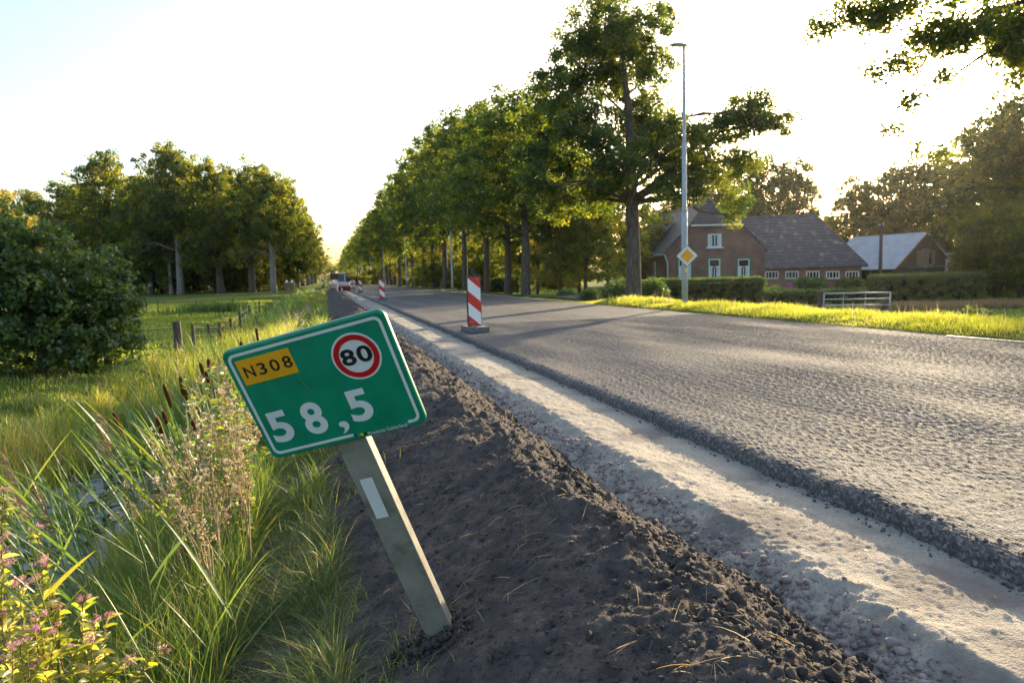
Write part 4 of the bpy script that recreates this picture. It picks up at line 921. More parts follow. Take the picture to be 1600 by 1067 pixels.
# --- low stone wall by the path
q = P(918, 461, 36); q[2] = float(gz(q[0], q[1]))
b = MB(); rw = np.random.default_rng(3)
for k in range(16):
    for j in range(2): b.box((-1.6 + k * .2 + rw.normal(0, .02), rw.normal(0, .02), .08 + j * .15), (.19, .22, .14), Matrix.Rotation(rw.normal(0, .1), 3, 'Z') and np.array(Matrix.Rotation(rw.normal(0, .12), 3, 'Z')))
o = b.build("stone_wall", G['stonewall'], bevel=.02); o.location = q; o.rotation_euler = (0, 0, YAW); props(o, "low rough stone edging wall in the garden left of the tallest oak", "wall")

# --- lamps
def lamp(X_, Y_, top):
    z0 = float(gz(X_, Y_)); H = top - z0
    r = empty("street_lamp", (X_, Y_, z0), group="street lamps along the road")
    b = MB(); b.tube([(0, 0, -.3), (0, 0, H * .36)], .095, 12); b.tube([(0, 0, H * .36), (0, 0, H * .37), (0, 0, H * .63)], [.095, .075, .07], 12); b.tube([(0, 0, H * .63), (0, 0, H * .64), (0, 0, H * .86)], [.07, .055, .05], 12); b.tube([(0, 0, H * .86), (0, 0, H * .865), (0, 0, H - .06)], [.055, .046, .042], 10)
    b.build("pole", G['lamp_grey'], r, smooth=True)
    hd = MB(); n = 10
    pro = [(.10, .05, .04), (.05, .075, .06), (-.08, .10, .08), (-.25, .10, .075), (-.38, .085, .055), (-.44, .04, .03)]
    rings = []
    for (x, w_, h) in pro: rings.append([(x, w_ * math.cos(2 * math.pi * k / n), H - .02 + max(-.35, math.sin(2 * math.pi * k / n)) * h) for k in range(n)])
    fs = [(i * n + k, i * n + (k + 1) % n, (i + 1) * n + (k + 1) % n, (i + 1) * n + k) for i in range(len(pro) - 1) for k in range(n)] + [tuple(range(n)), tuple((len(pro) - 1) * n + k for k in range(n))]
    hd.add([p for q in rings for p in q], fs); hd.build("lamp_head", G['lamp_grey'], r, smooth=True)
    gl_ = MB(); gl_.box((-.2, 0, H - .052), (.3, .12, .012)); gl_.build("diffuser", plain("lamp_glass", (.75, .6, .42), .25), r)
    return r
q = P(1070, 470, 21.6)
LX, LY = float(q[0]), float(q[1])
l0 = lamp(LX, LY, P(1066, 82, 21.6)[2] - .02); l0["label"] = "nearest tall grey street lamp, with a priority road sign on it"
ln = ["second street lamp along the road", "third street lamp, before the row's middle trunks", "fourth street lamp along the road, thin and far", "fifth street lamp along the road", "sixth street lamp, tiny near the vanishing point", "seventh street lamp, tiniest near the vanishing point"]
for i, Y_ in enumerate([56, 89, 124, 160, 196, 235]): copy_thing(l0, (10.15, Y_, float(gz(10.15, Y_))), 0, (1, 1, 1), ln[i])
# priority sign
q = P(1073.5, 400, 21.35); sg = empty("priority_sign", q, YAW - .05, label="yellow and white diamond priority road sign on the nearest lamp post", cat="road sign")
def diamond(r, y0, y1, b): b.prism([(0, -r), (r, 0), (0, r), (-r, 0)], y0, y1)
b = MB(); diamond(.345, 0, .03, b); b.build("back_plate", plain("sign_back", (.03, .035, .03), .6), sg, bevel=.01)
b = MB(); diamond(.325, -.006, 0, b); b.build("white_face", plain("sign_white", (.72, .72, .72), .4), sg)
b = MB(); diamond(.215, -.011, -.0062, b); b.build("yellow_face", plain("sign_amber", (.85, .36, .01), .4), sg)
b = MB(); b.box((0, .04, .1), (.22, .02, .04)); b.box((0, .04, -.1), (.22, .02, .04)); b.build("clamp", G['steel'], sg)
q = P(1069, 423, 21.45); o = MB().box((0, 0, 0), (.085, .006, .11)).build("sticker", plain("yellow_sticker", (.8, .62, .02), .5)); o.location = (LX, LY - .108, q[2]); o.rotation_euler = (0, 0, YAW * .3); props(o, "small yellow number sticker on the nearest lamp post", "sticker")
for o_ in (l0,): o_["category"] = "street lamp"
for o_ in COL.objects:
    if o_.name.startswith("street_lamp"): o_["category"] = "street lamp"

# --- red and white beacons
def stripemat():
    m, nt = newmat("beacon_stripes"); L = nt.links.new
    tc = N(nt, 'ShaderNodeTexCoord'); sp = N(nt, 'ShaderNodeSeparateXYZ'); L(tc.outputs['Object'], sp.inputs[0])
    a1 = N(nt, 'ShaderNodeMath', operation='MULTIPLY_ADD'); a1.inputs[1].default_value = .85; L(sp.outputs[0], a1.inputs[0]); L(sp.outputs[2], a1.inputs[2])
    a2 = N(nt, 'ShaderNodeMath', operation='MULTIPLY_ADD'); a2.inputs[1].default_value = 1.98; a2.inputs[2].default_value = .277; L(a1.outputs[0], a2.inputs[0])
    fr = N(nt, 'ShaderNodeMath', operation='FRACT'); L(a2.outputs[0], fr.inputs[0])
    r = ramp(nt, [(0, (.62, .035, .018)), (.47, (.80, .80, .80))], fr.outputs[0]); r.color_ramp.interpolation = 'CONSTANT'
    b = N(nt, 'ShaderNodeBsdfPrincipled'); b.inputs['Roughness'].default_value = .35; L(r.outputs[0], b.inputs['Base Color']); o = N(nt, 'ShaderNodeOutputMaterial'); L(b.outputs[0], o.inputs[0]); return m
G['stripe'] = stripemat(); G['black'] = plain("black_plastic", (.022, .025, .03), .5); G['rubber'] = surf("recycled_rubber", [(.3, (.10, .10, .11)), (.7, (.20, .20, .21))], scale=20, rough=.9, bump=.6, bscale=80, bdist=.004)
def rrect(w_, h_, r, n=5, x0=0, z0=0):
    out = []
    for (cx_, cz, a0) in ((w_ / 2 - r, h_ / 2 - r, 0), (-w_ / 2 + r, h_ / 2 - r, 90), (-w_ / 2 + r, -h_ / 2 + r, 180), (w_ / 2 - r, -h_ / 2 + r, 270)):
        for k in range(n + 1):
            a_ = math.radians(a0 + 90 * k / n); out.append((x0 + cx_ + r * math.cos(a_), z0 + cz + r * math.sin(a_)))
    return out
zr = 0.0
bc = empty("warning_beacon", (2.98, 14.0, zr), .06, label="nearest red and white striped warning beacon at the road's cut edge", cat="beacon", group="warning beacons along the cut edge")
b = MB(); b.prism([(-.155, .13), (-.10, .085), (.10, .085), (.155, .13), (.155, 1.12), (.12, 1.17), (-.12, 1.17), (-.155, 1.12)], -.03, .035); b.build("frame", G['black'], bc, bevel=.012)
b = MB(); b.prism(rrect(.27, 1.0, .02, 3, 0, 0), -.003, 0); o = b.build("striped_face", G['stripe'], bc); o.location = (0, -.0315, .63)
for v in o.data.vertices: v.co.z += .5 - .0
o.location = (0, -.0315, .13)
b = MB(); b.tube([(0, 0, 1.16), (0, 0, 1.23)], .028, 10); b.prism(rrect(.065, .11, .02, 3, 0, 1.25), -.02, .02); b.build("handle", G['black'], bc)
b = MB(); b.box((0, 0, .06), (.08, .06, .10)); b.build("foot_pin", G['black'], bc)
b = MB(); b.box((0, 0, .055), (.40, .82, .11)); b.box((-.10, -.30, .12), (.12, .12, .02)); b.build("base_slab", G['rubber'], bc, bevel=.03)
b = MB(); b.box((.07, -.0365, 1.085), (.045, .003, .018)); b.box((-.07, -.0365, .20), (.045, .003, .018)); b.build("sticker", plain("blue_sticker", (.02, .30, .38)), bc)
for i, (X_, Y_, lb) in enumerate([(2.93, 37.5, "second red and white warning beacon along the cut edge"), (2.95, 61.6, "third red and white warning beacon along the cut edge"), (3.02, 85, "fourth red and white warning beacon, right beside the mini excavator"), (3.45, 88, "fifth red and white warning beacon, just right of the fourth")]):
    copy_thing(bc, (X_, Y_, zr), .05 * (i % 2), (1, 1, 1), lb)

# --- tilted kilometre sign
pr = [-0.3448364070487818, 0.31478576694496063, -0.24852627120316598, -0.01735293852304463, 1.9998270704918153, 0.8434874181243518]
ca, sa, cb_, sb_, cg, sg_ = math.cos(pr[0]), math.sin(pr[0]), math.cos(pr[1]), math.sin(pr[1]), math.cos(pr[2]), math.sin(pr[2])
RM = np.array([[ca, -sa, 0], [sa, ca, 0], [0, 0, 1]]) @ np.array([[1, 0, 0], [0, cb_, -sb_], [0, sb_, cb_]]) @ np.array([[cg, 0, sg_], [0, 1, 0], [-sg_, 0, cg]])
sign = empty("kilometre_sign", label="leaning green road sign reading N308, 80 and 58,5 on a dirty plastic post", cat="road sign")
sign.matrix_world = Matrix([[*RM[0], pr[3]], [*RM[1], pr[4]], [*RM[2], pr[5]], [0, 0, 0, 1]])
def gmat(name, c, rough=.32, dirt=.25):
    m, nt = newmat(name); L = nt.links.new
    tc = N(nt, 'ShaderNodeTexCoord'); n = N(nt, 'ShaderNodeTexNoise'); n.inputs['Scale'].default_value = 9; n.inputs['Detail'].default_value = 10; n.inputs['Roughness'].default_value = .7; L(tc.outputs['Object'], n.inputs['Vector'])
    r = ramp(nt, [(.35, tuple(x * (1 - dirt) for x in c)), (.55, c), (.74, c), (.80, tuple(min(1, x * .8 + .03) for x in c))], n.outputs[0])
    v = N(nt, 'ShaderNodeTexVoronoi'); v.inputs['Scale'].default_value = 38; L(tc.outputs['Object'], v.inputs['Vector'])
    r2 = ramp(nt, [(.045, (1, 1, 1)), (.06, (0, 0, 0))], v.outputs['Distance'])
    n2 = N(nt, 'ShaderNodeTexNoise'); n2.inputs['Scale'].default_value = 12; L(tc.outputs['Object'], n2.inputs['Vector'])
    r3 = ramp(nt, [(.60, (0, 0, 0)), (.62, (1, 1, 1))], n2.outputs[0]); mm = N(nt, 'ShaderNodeMath', operation='MULTIPLY'); L(r2.outputs[0], mm.inputs[0]); L(r3.outputs[0], mm.inputs[1])
    mx = N(nt, 'ShaderNodeMixRGB'); mx.inputs[2].default_value = (.10, .085, .05, 1); L(mm.outputs[0], mx.inputs[0]); L(r.outputs[0], mx.inputs[1])
    b = N(nt, 'ShaderNodeBsdfPrincipled'); b.inputs['Roughness'].default_value = rough; L(mx.outputs[0], b.inputs['Base Color'])
    bp = N(nt, 'ShaderNodeBump'); bp.inputs['Strength'].default_value = .05; bp.inputs['Distance'].default_value = .002; L(n.outputs[0], bp.inputs['Height']); L(bp.outputs[0], b.inputs['Normal'])
    o = N(nt, 'ShaderNodeOutputMaterial'); L(b.outputs[0], o.inputs[0]); return m
G['sgreen'] = gmat("sign_green", (.001, .235, .125)); G['swhite'] = gmat("sign_white_film", (.66, .67, .68), dirt=.10); G['syellow'] = gmat("sign_yellow_film", (.80, .36, .006), dirt=.15)
G['sred'] = gmat("sign_red_film", (.50, .006, .008), dirt=.15); G['sblack'] = gmat("sign_black_film", (.012, .012, .014))
b = MB(); b.prism(rrect(.5, .366, .026, 8), 0, .022); pl_ = b.build("plate", G['sgreen'], sign, bevel=.006)
# border with its gap at the lower right
def band(outer, inner, y0, b, skip=None):
    n = len(outer)
    for i in range(n):
        j = (i + 1) % n
        if skip and skip(outer[i], outer[j]): continue
        b.add([(outer[i][0], y0, outer[i][1]), (outer[j][0], y0, outer[j][1]), (inner[j][0], y0, inner[j][1]), (inner[i][0], y0, inner[i][1])], [(0, 1, 2, 3)])
def bpts(ins, r):
    pts = rrect(.5 - 2 * ins, .366 - 2 * ins, r, 6); 
    # the bottom run is split where the white line is interrupted
    i = 3 * 7 - 0
    lo = -(.366 / 2 - ins); return pts[:21] + [(.022, lo), (.195, lo)] + pts[21:]
b = MB(); band(bpts(.0145, .022), bpts(.0235, .014), -.0014, b, skip=lambda p, q: abs(p[1] - q[1]) < 1e-6 and p[1] < 0 and abs(p[0] - .022) < 1e-6)
b.build("white_border", G['swhite'], pl_)
b = MB(); b.prism([(-.217, .0685), (-.0495, .0685), (-.0495, .1465), (-.217, .1465)], -.0022, -.0002); yl = b.build("route_panel", G['syellow'], sign)
def text_mesh(items, y, name, mat, parent, bold=0.0):
    """items: (char, x0, x1, z0, z1); each glyph is fitted to its own box on the board"""
    vs, fs = [], []
    for it in items:
        ch, x0, x1, z0, z1 = it[:5]; bo = it[5] if len(it) > 5 else bold
        cu = bpy.data.curves.new("glyph", 'FONT'); cu.body = ch; cu.offset = bo; cu.resolution_u = 8
        ob_ = bpy.data.objects.new("glyph", cu); COL.objects.link(ob_); bpy.context.view_layer.update()
        me = ob_.evaluated_get(bpy.context.evaluated_depsgraph_get()).to_mesh()
        co = np.array([v.co[:2] for v in me.vertices]); f = [tuple(p.vertices) for p in me.polygons]
        lo, hi = co.min(0), co.max(0); co = (co - lo) / (hi - lo) * np.array([x1 - x0, z1 - z0]) + np.array([x0, z0])
        n = len(vs); vs += [(c[0], y, c[1]) for c in co]; fs += [tuple(n + i for i in q_) for q_ in f]
        bpy.data.objects.remove(ob_); bpy.data.curves.remove(cu)
    mb = MB(); mb.add(vs, fs); return mb.build(name, mat, parent)
text_mesh([("N", -.203, -.172, .090, .125), ("3", -.161, -.135, .0895, .1255), ("0", -.122, -.094, .0895, .1255), ("8", -.082, -.055, .0895, .1255)], -.0032, "lettering", G['sblack'], yl, .012)
def arc(r0, r1, cx_, cz, y, b, n=64):
    o_ = [(cx_ + r1 * math.cos(2 * math.pi * k / n), cz + r1 * math.sin(2 * math.pi * k / n)) for k in range(n)]
    if r0 == 0: b.add([(p[0], y, p[1]) for p in o_], [tuple(range(n))])
    else: band(o_, [(cx_ + r0 * math.cos(2 * math.pi * k / n), cz + r0 * math.sin(2 * math.pi * k / n)) for k in range(n)], y, b)
b = MB(); arc(0, .0715, .129, .0705, -.0016, b); wd = b.build("speed_disc", G['swhite'], sign)
b = MB(); arc(.0495, .0655, .129, .0705, -.0026, b); b.build("red_ring", G['sred'], wd)
text_mesh([("8", .084, .126, .048, .0975), ("0", .132, .1755, .048, .0975)], -.0030, "lettering", G['sblack'], wd, .026)
text_mesh([("5", -.213, -.144, -.133, -.030, .030), ("8", -.104, -.0355, -.134, -.028, .030), (",", -.006, .023, -.152, -.112, .0), ("5", .042, .112, -.128, -.025, .030)], -.0018, "lettering", G['swhite'], pl_)
text_mesh([("Provincie Gelderland", .067, .189, -.1765, -.1650)], -.0018, "owner_lettering", G['swhite'], pl_, .004)
lg = MB()
for k, (c_, nm) in enumerate([((.01, .06, .30), "blue"), ((.08, .35, .03), "green"), ((.75, .55, .01), "yellow"), ((.01, .01, .01), "black")]):
    q_ = MB().add([(.026 + k * .009, -.0019, -.1725), (.035 + k * .009, -.0019, -.1725), (.035 + k * .009, -.0019, -.1645), (.026 + k * .009, -.0019, -.1645)], [(0, 1, 2, 3)]); q_.build("logo_stripe", plain("logo_" + nm, c_, .4, bump=0), pl_)
G['post'] = surf("dirty_plastic_post", [(.3, (.08, .072, .055)), (.48, (.22, .21, .175)), (.7, (.30, .29, .25))], scale=5.5, rough=.55, bump=.2, bscale=60, bdist=.002, detail=9, mix2=(9, (.12, .105, .082), .66))
b = MB(); b.box((-.008, .047, -.44), (.098, .042, 1.14)); b.build("post", G['post'], sign, bevel=.003)
b = MB(); b.prism([(-.037, -.482), (.004, -.482), (.006, -.332), (-.035, -.332)], .0235, .0255); b.build("reflector", G['swhite'], sign)

# --- mini excavator and roadside bits far down the trench
q = P(537, 452, 76); ex = empty("mini_excavator", (q[0], q[1], -.12), .1, label="small white and red tracked excavator working at the end of the trench", cat="excavator")
red = plain("machine_red", (.50, .03, .02), .4); cabw = plain("machine_white", (.66, .72, .74), .4)
for sx in (-1, 1):
    b = MB(); b.prism([(-.9, .10), (-.7, 0), (.7, 0), (.9, .10), (.9, .36), (.7, .45), (-.7, .45), (-.9, .36)], sx * .55 - .14, sx * .55 + .14, 'x'); b.build("track", G['black'], ex, bevel=.03)
b = MB(); b.box((0, 0, .50), (1.35, 1.5, .12)); b.box((.05, -.92, .36), (1.4, .06, .10)); b.build("chassis", red, ex, bevel=.04)
b = MB(); b.box((0, .1, .78), (1.3, 1.25, .44)); b.build("hood", cabw, ex, bevel=.08)
b = MB()
for (x, y) in ((-.62, -.45), (.12, -.45), (-.62, .55), (.12, .55)): b.box((x, y, 1.45), (.07, .07, .95))
b.box((-.25, .05, 1.96), (.9, 1.15, .08)); b.box((-.25, .05, 1.03), (.85, 1.1, .1)); cabo = b.build("cab", cabw, ex, bevel=.02)
b = MB(); b.box((-.25, -.44, 1.49), (.68, .02, .82)); b.box((-.62, .05, 1.49), (.02, .92, .82)); b.box((.12, .05, 1.49), (.02, .92, .82)); b.build("cab_window", plain("cab_glass", (.10, .16, .18), .1), cabo)
b = MB(); b.tube([(.45, .5, .9), (.5, 1.6, 2.0), (.5, 2.6, 1.3), (.5, 2.8, .4)], [.10, .09, .08, .06], 6); b.box((.5, 2.85, .2), (.5, .35, .4)); b.build("boom", G['black'], ex)
q = P(523, 446, 74); tr_ = empty("site_trailer", (q[0], q[1], -.2), 0, label="trailer with a dark rectangular panel left of the excavator", cat="trailer")
b = MB(); b.box((0, 0, 1.72 + .0), (.86, .06, .68)); b.build("panel", plain("dark_panel", (.03, .04, .05), .5), tr_)
b = MB(); b.tube([(0, 0, .5), (0, 0, 1.4)], .04, 8); b.build("mast", G['steel'], tr_)
b = MB(); b.box((0, .3, .72), (.7, 1.3, .5)); b.build("box", plain("faded_pink", (.55, .36, .33), .6), tr_, bevel=.04)
for sx in (-1, 1):
    b = MB(); b.tube([(sx * .36, .3, .28), (sx * .46, .3, .28)], .27, 14); b.build("wheel", G['black'], tr_)
q = P(527.3, 454, 60); o = MB().prism([(-.05, 0), (.05, 0), (.05, .95), (-.05, 1.0)], -.02, .02).build("marker_post", G['white'], bevel=.01); o.location = (q[0], q[1], float(gz(q[0], q[1])) ); props(o, "short white marker post where the grass meets the soil, before the excavator", "marker post")
q = P(490, 455, 48); nb = empty("notice_board", (q[0], q[1], float(gz(q[0], q[1]))), -.1, label="little white notice plate on a stick among the flowers", cat="sign")
b = MB(); b.box((0, 0, 1.05), (.17, .01, .14)); b.build("plate", G['white'], nb); b = MB(); b.tube([(0, .012, 0), (0, .012, 1.1)], .01, 6); b.build("stick", G['steel'], nb)
q = P(453, 456, 98); zq = float(gz(q[0], q[1]))
for i, dx in enumerate((-.38, .38)):
    gp = empty("gate_pillar", (q[0] + dx, q[1], zq), 0, label="brick gate pillar with a white ball on top, %s of the pair by the wood" % ("left" if i == 0 else "right"), cat="pillar", group="pair of brick gate pillars")
    b = MB(); b.box((0, 0, .65), (.55, .5, 1.4)); b.build("pillar", G['brick'], gp); b = MB(); b.box((0, 0, 1.39), (.64, .6, .07)); b.tube([(0, 0, 1.42), (0, 0, 1.5), (0, 0, 1.62), (0, 0, 1.72)], [.06, .16, .16, .04], 10); b.build("cap", G['white'], gp)

# --- field gate
ga = P(1287, 490, 24.3); gb = P(1390, 493, 23.6); gzz = float(gz(ga[0], ga[1])) + .02
dv = (gb - ga)[:2]; gw = float(np.linalg.norm(dv)); ga_ = math.atan2(dv[1], dv[0])
gt = empty("field_gate", (ga[0], ga[1], gzz), ga_, label="galvanised tubular field gate on the verge before the farm", cat="gate")
gtop = P(1340, 457.5, 24)[2] - gzz
b = MB(); r_ = .022
b.tube([(0, 0, .14), (0, 0, gtop)], r_, 8); b.tube([(gw, 0, .06), (gw, 0, gtop)], r_, 8)
for k, z in enumerate((gtop, gtop * .73, gtop * .46, gtop * .18)): b.tube([(0, 0, z), (gw if k in (0,) else gw - .0, 0, z)], r_ * (1 if k == 0 else .8), 8)
b.build("bars", G['steel'], gt, smooth=True)
for fx in (.30, .63): b = MB(); b.tube([(gw * fx, -.025, .14), (gw * fx, -.025, gtop)], .012, 6); b.build("upright", G['steel'], gt)
for i, (dx, hh_) in enumerate(((-.12, gtop + .08), (gw - .12, gtop * .78))):
    b = MB(); b.box((0, 0, hh_ / 2 - .15), (.15, .13, hh_ + .3)); o = b.build("gate_post", G['postwood'], bevel=.01); c_, s_ = math.cos(ga_), math.sin(ga_)
    o.location = (ga[0] + c_ * dx - s_ * .13 * i, ga[1] + s_ * dx + c_ * .13 * i, gzz); props(o, "weathered wooden gate post, %s" % ("left, carrying the hinges" if i == 0 else "right, lower one behind the bars"), "post")

# --- utility poles
for i, (px, pyt, D, lb) in enumerate([(1375, 351, 58, "wooden pole standing before the corrugated barn roof"), (1471, 323, 70, "wooden pole rising right behind the barn gable")]):
    q = P(px, 440, D); zt = P(px, pyt, D)[2]; r = empty("wooden_pole", (q[0], q[1], GZ), 0, label=lb, cat="pole")
    b = MB(); b.tube([(0, 0, -.2), (0, 0, zt - GZ)], [.16, .12], 10); b.build("pole", G['postwood'], r, smooth=True); b = MB(); b.box((0, 0, zt - GZ - .05), (.5, .08, .08)); b.tube([(.2, 0, zt - GZ), (.2, 0, zt - GZ + .12)], .04, 6); b.build("crossarm", G['zinc'], r)

# --- fences left
def fence(pts, hs, name, label, wires, rad=.035, meshwire=False):
    root = empty(name, (0, 0, 0), label=label, cat="fence")
    base_ = [(p[0], p[1], float(gz(p[0], p[1]))) for p in pts]
    for i, (p, h) in enumerate(zip(base_, hs)):
        r = rad if not hasattr(rad, '__len__') else rad[i]
        b = MB(); b.tube([(p[0], p[1], p[2] - .3), (p[0] + .01, p[1], p[2] + h * .5), (p[0], p[1] + .01, p[2] + h)], [r, r, r * .95], 9); b.build("post", G['postwood'], root, smooth=False)
    b = MB()
    for wz_ in wires:
        b.tube([(p[0], p[1], p[2] + wz_) for p in base_], .0035, 4, caps=False)
    if meshwire:
        for p, q_ in zip(base_[:-1], base_[1:]):
            n = int(np.hypot(q_[0] - p[0], q_[1] - p[1]) / .16)
            for k in range(n):
                t = k / n; s = [p[j] + (q_[j] - p[j]) * t for j in range(3)]; b.tube([(s[0], s[1], s[2] + wires[0]), (s[0], s[1], s[2] + wires[-1])], .002, 3, caps=False)
    b.build("wire", G['steel'], root)
    return root
fence([(-9.5, 18.2), (-7.4, 18.5), (-5.3, 18.8), (-3.71, 19.0)], [.75, .75, .75, .78], "wire_fence", "wire mesh fence running left from the thick corner post behind the bush", [.06, .2, .34, .48, .62], [.04, .04, .05, .105], True)
fence([(-3.45, 19.6), (-3.28, 21.0), (-3.22, 22.6), (-3.15, 24.6), (-3.3, 28.5), (-3.4, 33), (-3.4, 38)], [.80, .82, .84, .86, .85, .85, .85], "wire_fence", "fence of dark round posts running beside the ditch", [.25, .5, .72], .045)
cf = [P(px, 487, 37) for px in (120, 180, 229, 247, 307, 365, 400)]
fence([(p[0], p[1]) for p in cf], [.7] * 7, "wire_fence", "thin post and wire fence crossing the meadow farther back", [.25, .5], .03)
cf = [P(px, 462, 85) for px in (150, 220, 320, 390, 440)]
fence([(p[0], p[1]) for p in cf], [.8] * 5, "wire_fence", "farthest thin fence on the meadow before the wood", [.3, .6], .035)

#==PLANTS==
rp = np.random.default_rng(21)
def strap(base, tip, width, arch, rg_, seg=8, fold=.25, side=None):
    """one long leaf: from base rising to tip, bending over; returns V,F (with a keel so it catches light)"""
    base = np.array(base, float); tip = np.array(tip, float); d = tip - base; up = np.array([0, 0, 1.]); mid = base + d * .5 + up * arch * np.linalg.norm(d)
    t = np.linspace(0, 1, seg + 1)[:, None]; c = (1 - t) ** 2 * base + 2 * t * (1 - t) * mid + t ** 2 * tip
    tg = np.gradient(c, axis=0); tg /= np.linalg.norm(tg, axis=1)[:, None] + 1e-9
    s = rg_.normal(0, 1, 3) if side is None else np.array(side, float); s = np.cross(tg, s[None]); s /= np.linalg.norm(s, axis=1)[:, None] + 1e-9
    w_ = width * .5 * np.clip(np.minimum(1, .45 + t * 2) * (1 - t ** 2.6), .02, 1)
    nrm = np.cross(tg, s)
    V = np.stack([c - s * w_, c - nrm * w_ * fold, c + s * w_], 1).reshape(-1, 3)
    F_ = [(3 * i + j, 3 * i + j + 1, 3 * i + j + 4, 3 * i + j + 3) for i in range(seg) for j in (0, 1)]
    return V, np.array(F_)
def join(parts, tints_):
    V, Fq, T = [], [], []; n = 0
    for (v, f), t in zip(parts, tints_): V.append(v); Fq.append(f + n); T.append(np.full(len(v), t)); n += len(v)
    return np.concatenate(V), np.concatenate(Fq), np.concatenate(T)
def cattail(px, py, D, lean, hl, nleaf, label):
    top = P(px, py, D); bx = top[0] + lean; by = top[1] + rp.uniform(-.1, .2); bz_ = min(-.95, float(gz(bx, by)) + .02) if bx < -1.6 else float(gz(bx, by))
    r = empty("cattail", (bx, by, bz_), label=label, cat="cattail", group="cattails standing in the ditch")
    e = top - np.array([bx, by, bz_]); m_ = e * .5 + np.array([lean * .25, 0, .05])
    cv = lambda t: (1 - t) ** 2 * np.zeros(3) + 2 * t * (1 - t) * m_ + t * t * e
    L_ = np.linalg.norm(e); a_ = 1 - hl / L_
    b = MB(); b.tube([cv(t) for t in np.linspace(0, a_, 7)], .0045, 6); b.build("stem", G['stemgreen'], r, smooth=True)
    b = MB(); hp = [cv(t) for t in np.linspace(a_ - .005, 1, 7)]; b.tube(hp, [.007, .0155, .0170, .0170, .0165, .0145, .004], 10); b.build("seed_head", G['catbrown'], r, smooth=True)
    dr = (cv(1.0) - cv(.97)); dr /= np.linalg.norm(dr); b = MB(); b.tube([cv(1.0), cv(1.0) + dr * hl * .5], [.004, .0012], 5); b.build("spike", G['drystem'], r)
    ps = []
    for k in range(nleaf):
        an = rp.uniform(0, 6.28); tl_ = np.array([-.30 - rp.uniform(0, .45), rp.uniform(-.3, .3), rp.uniform(.7, 1.15) * e[2]]); tl_[0] += rp.uniform(0, .45)
        ps.append(strap((rp.normal(0, .02), rp.normal(0, .02), 0), tl_, rp.uniform(.012, .020), rp.uniform(.10, .30), rp, 9))
    V, Fq, T = join(ps, rp.uniform(0, .8, nleaf)); mesh_np("leaves", V, Fq, G['reed'], r, tint=T, smooth=True)
    return r
G['stemgreen'] = plain("green_stem", (.10, .16, .04), .6); G['drystem'] = plain("dry_spike", (.30, .22, .12), .8)
cats = [(176, 644, 5.6, .22, .17, "cattail with its brown head farthest left, above the reed plume"), (255, 600, 6.2, .16, .20, "cattail with the longest brown head, left of the group"), (281, 588, 6.4, .07, .16, "upright cattail in the middle of the group"),
        (287, 602, 6.3, .06, .13, "cattail whose head overlaps its taller neighbour's lower end"), (312, 566, 6.8, .14, .13, "cattail leaning left, third from the sign"), (325, 560, 7.0, .04, .11, "tallest cattail, second from the sign"), (254, 642, 5.6, .12, .10, "short cattail below the longest head"),
        (244, 652, 5.4, .14, .15, "darkest cattail, low in front of the group"), (321, 580, 6.5, .10, .16, "cattail right behind the pink flower heads"), (400, 512, 8.6, .05, .15, "cattail peeping over the sign's upper left edge"), (376, 533, 8.2, .05, .12, "small cattail tip just over the sign's left corner"), (300, 655, 5.2, .06, .10, "low cattail head between the dry thistles")]
for c in cats: cattail(c[0], c[1], c[2], c[3], c[4] * 1.2, 7, c[5])
# leafy sword leaves filling the ditch
ps = []; ti = []
for k in range(520):
    y = dens_y(1, 2.6, 12)[0]; x = rp.uniform(-2.25, -1.55); 
    if fbm(np.array([x * 1.2]), np.array([y * 1.1]), 31, 2)[0] < -.12: continue
    h = rp.uniform(.55, 1.05); ps.append(strap((x, y, -1.02), (x - rp.uniform(.1, .6), y + rp.uniform(-.3, .3), -1.02 + h), rp.uniform(.009, .018), rp.uniform(.08, .3), rp, 8)); ti.append(rp.uniform(0, .75))
V, Fq, T = join(ps, ti); props(mesh_np("reed_bed", V, Fq, G['reed'], tint=T, smooth=True), "dense sword-shaped green leaves growing out of the ditch", "reeds", kind="stuff")
# reeds in the lower left, individually
def reed(px, py, D, toppx, toppy, n, label, plume=None):
    b0 = P(px, py, D); x, y = b0[0], b0[1]; z0 = max(-1.0, float(gz(x, y))); tp = P(toppx, toppy, D)
    r = empty("reed", (x, y, z0), label=label, cat="reed", group="reeds at the water's edge")
    e = tp - np.array([x, y, z0]); cv = lambda t: e * t + np.array([0, 0, 0]) + np.array([.06, 0, 0]) * math.sin(t * math.pi)
    b = MB(); b.tube([cv(t) for t in np.linspace(0, 1, 8)], [.004, .004, .0038, .0034, .003, .0025, .002, .001], 6); b.build("stem", G['stemgreen'], r, smooth=True)
    ps = []
    for k in range(n):
        t = .25 + .7 * k / n; s = cv(t); sg1 = -1 if rp.uniform() < .72 else 1
        ln_ = rp.uniform(.28, .50) * (1 - .25 * abs(t - .5)); ps.append(strap(s, s + np.array([sg1 * ln_ * rp.uniform(.35, .9), rp.uniform(-.15, .15), ln_ * rp.uniform(.6, 1.1)]), rp.uniform(.008, .017), rp.uniform(.05, .2), rp, 8))
    V, Fq, T = join(ps, rp.uniform(.1, 1, n)); mesh_np("leaves", V, Fq, G['reed'], r, tint=T, smooth=True)
    if plume:
        ps = []; s0 = cv(.82)
        for k in range(70):
            t = .72 + .28 * rp.uniform(); s = cv(t); l_ = plume * (1.15 - t) * 2.2 * rp.uniform(.5, 1)
            ps.append(strap(s, s + np.array([-l_ * rp.uniform(.5, 1), rp.uniform(-.3, .3) * l_, l_ * rp.uniform(.1, .7)]), .004, .1, rp, 4))
        V, Fq, T = join(ps, rp.uniform(0, .6, 70)); mesh_np("plume", V, Fq, G['plume'], r, tint=T)
    return r
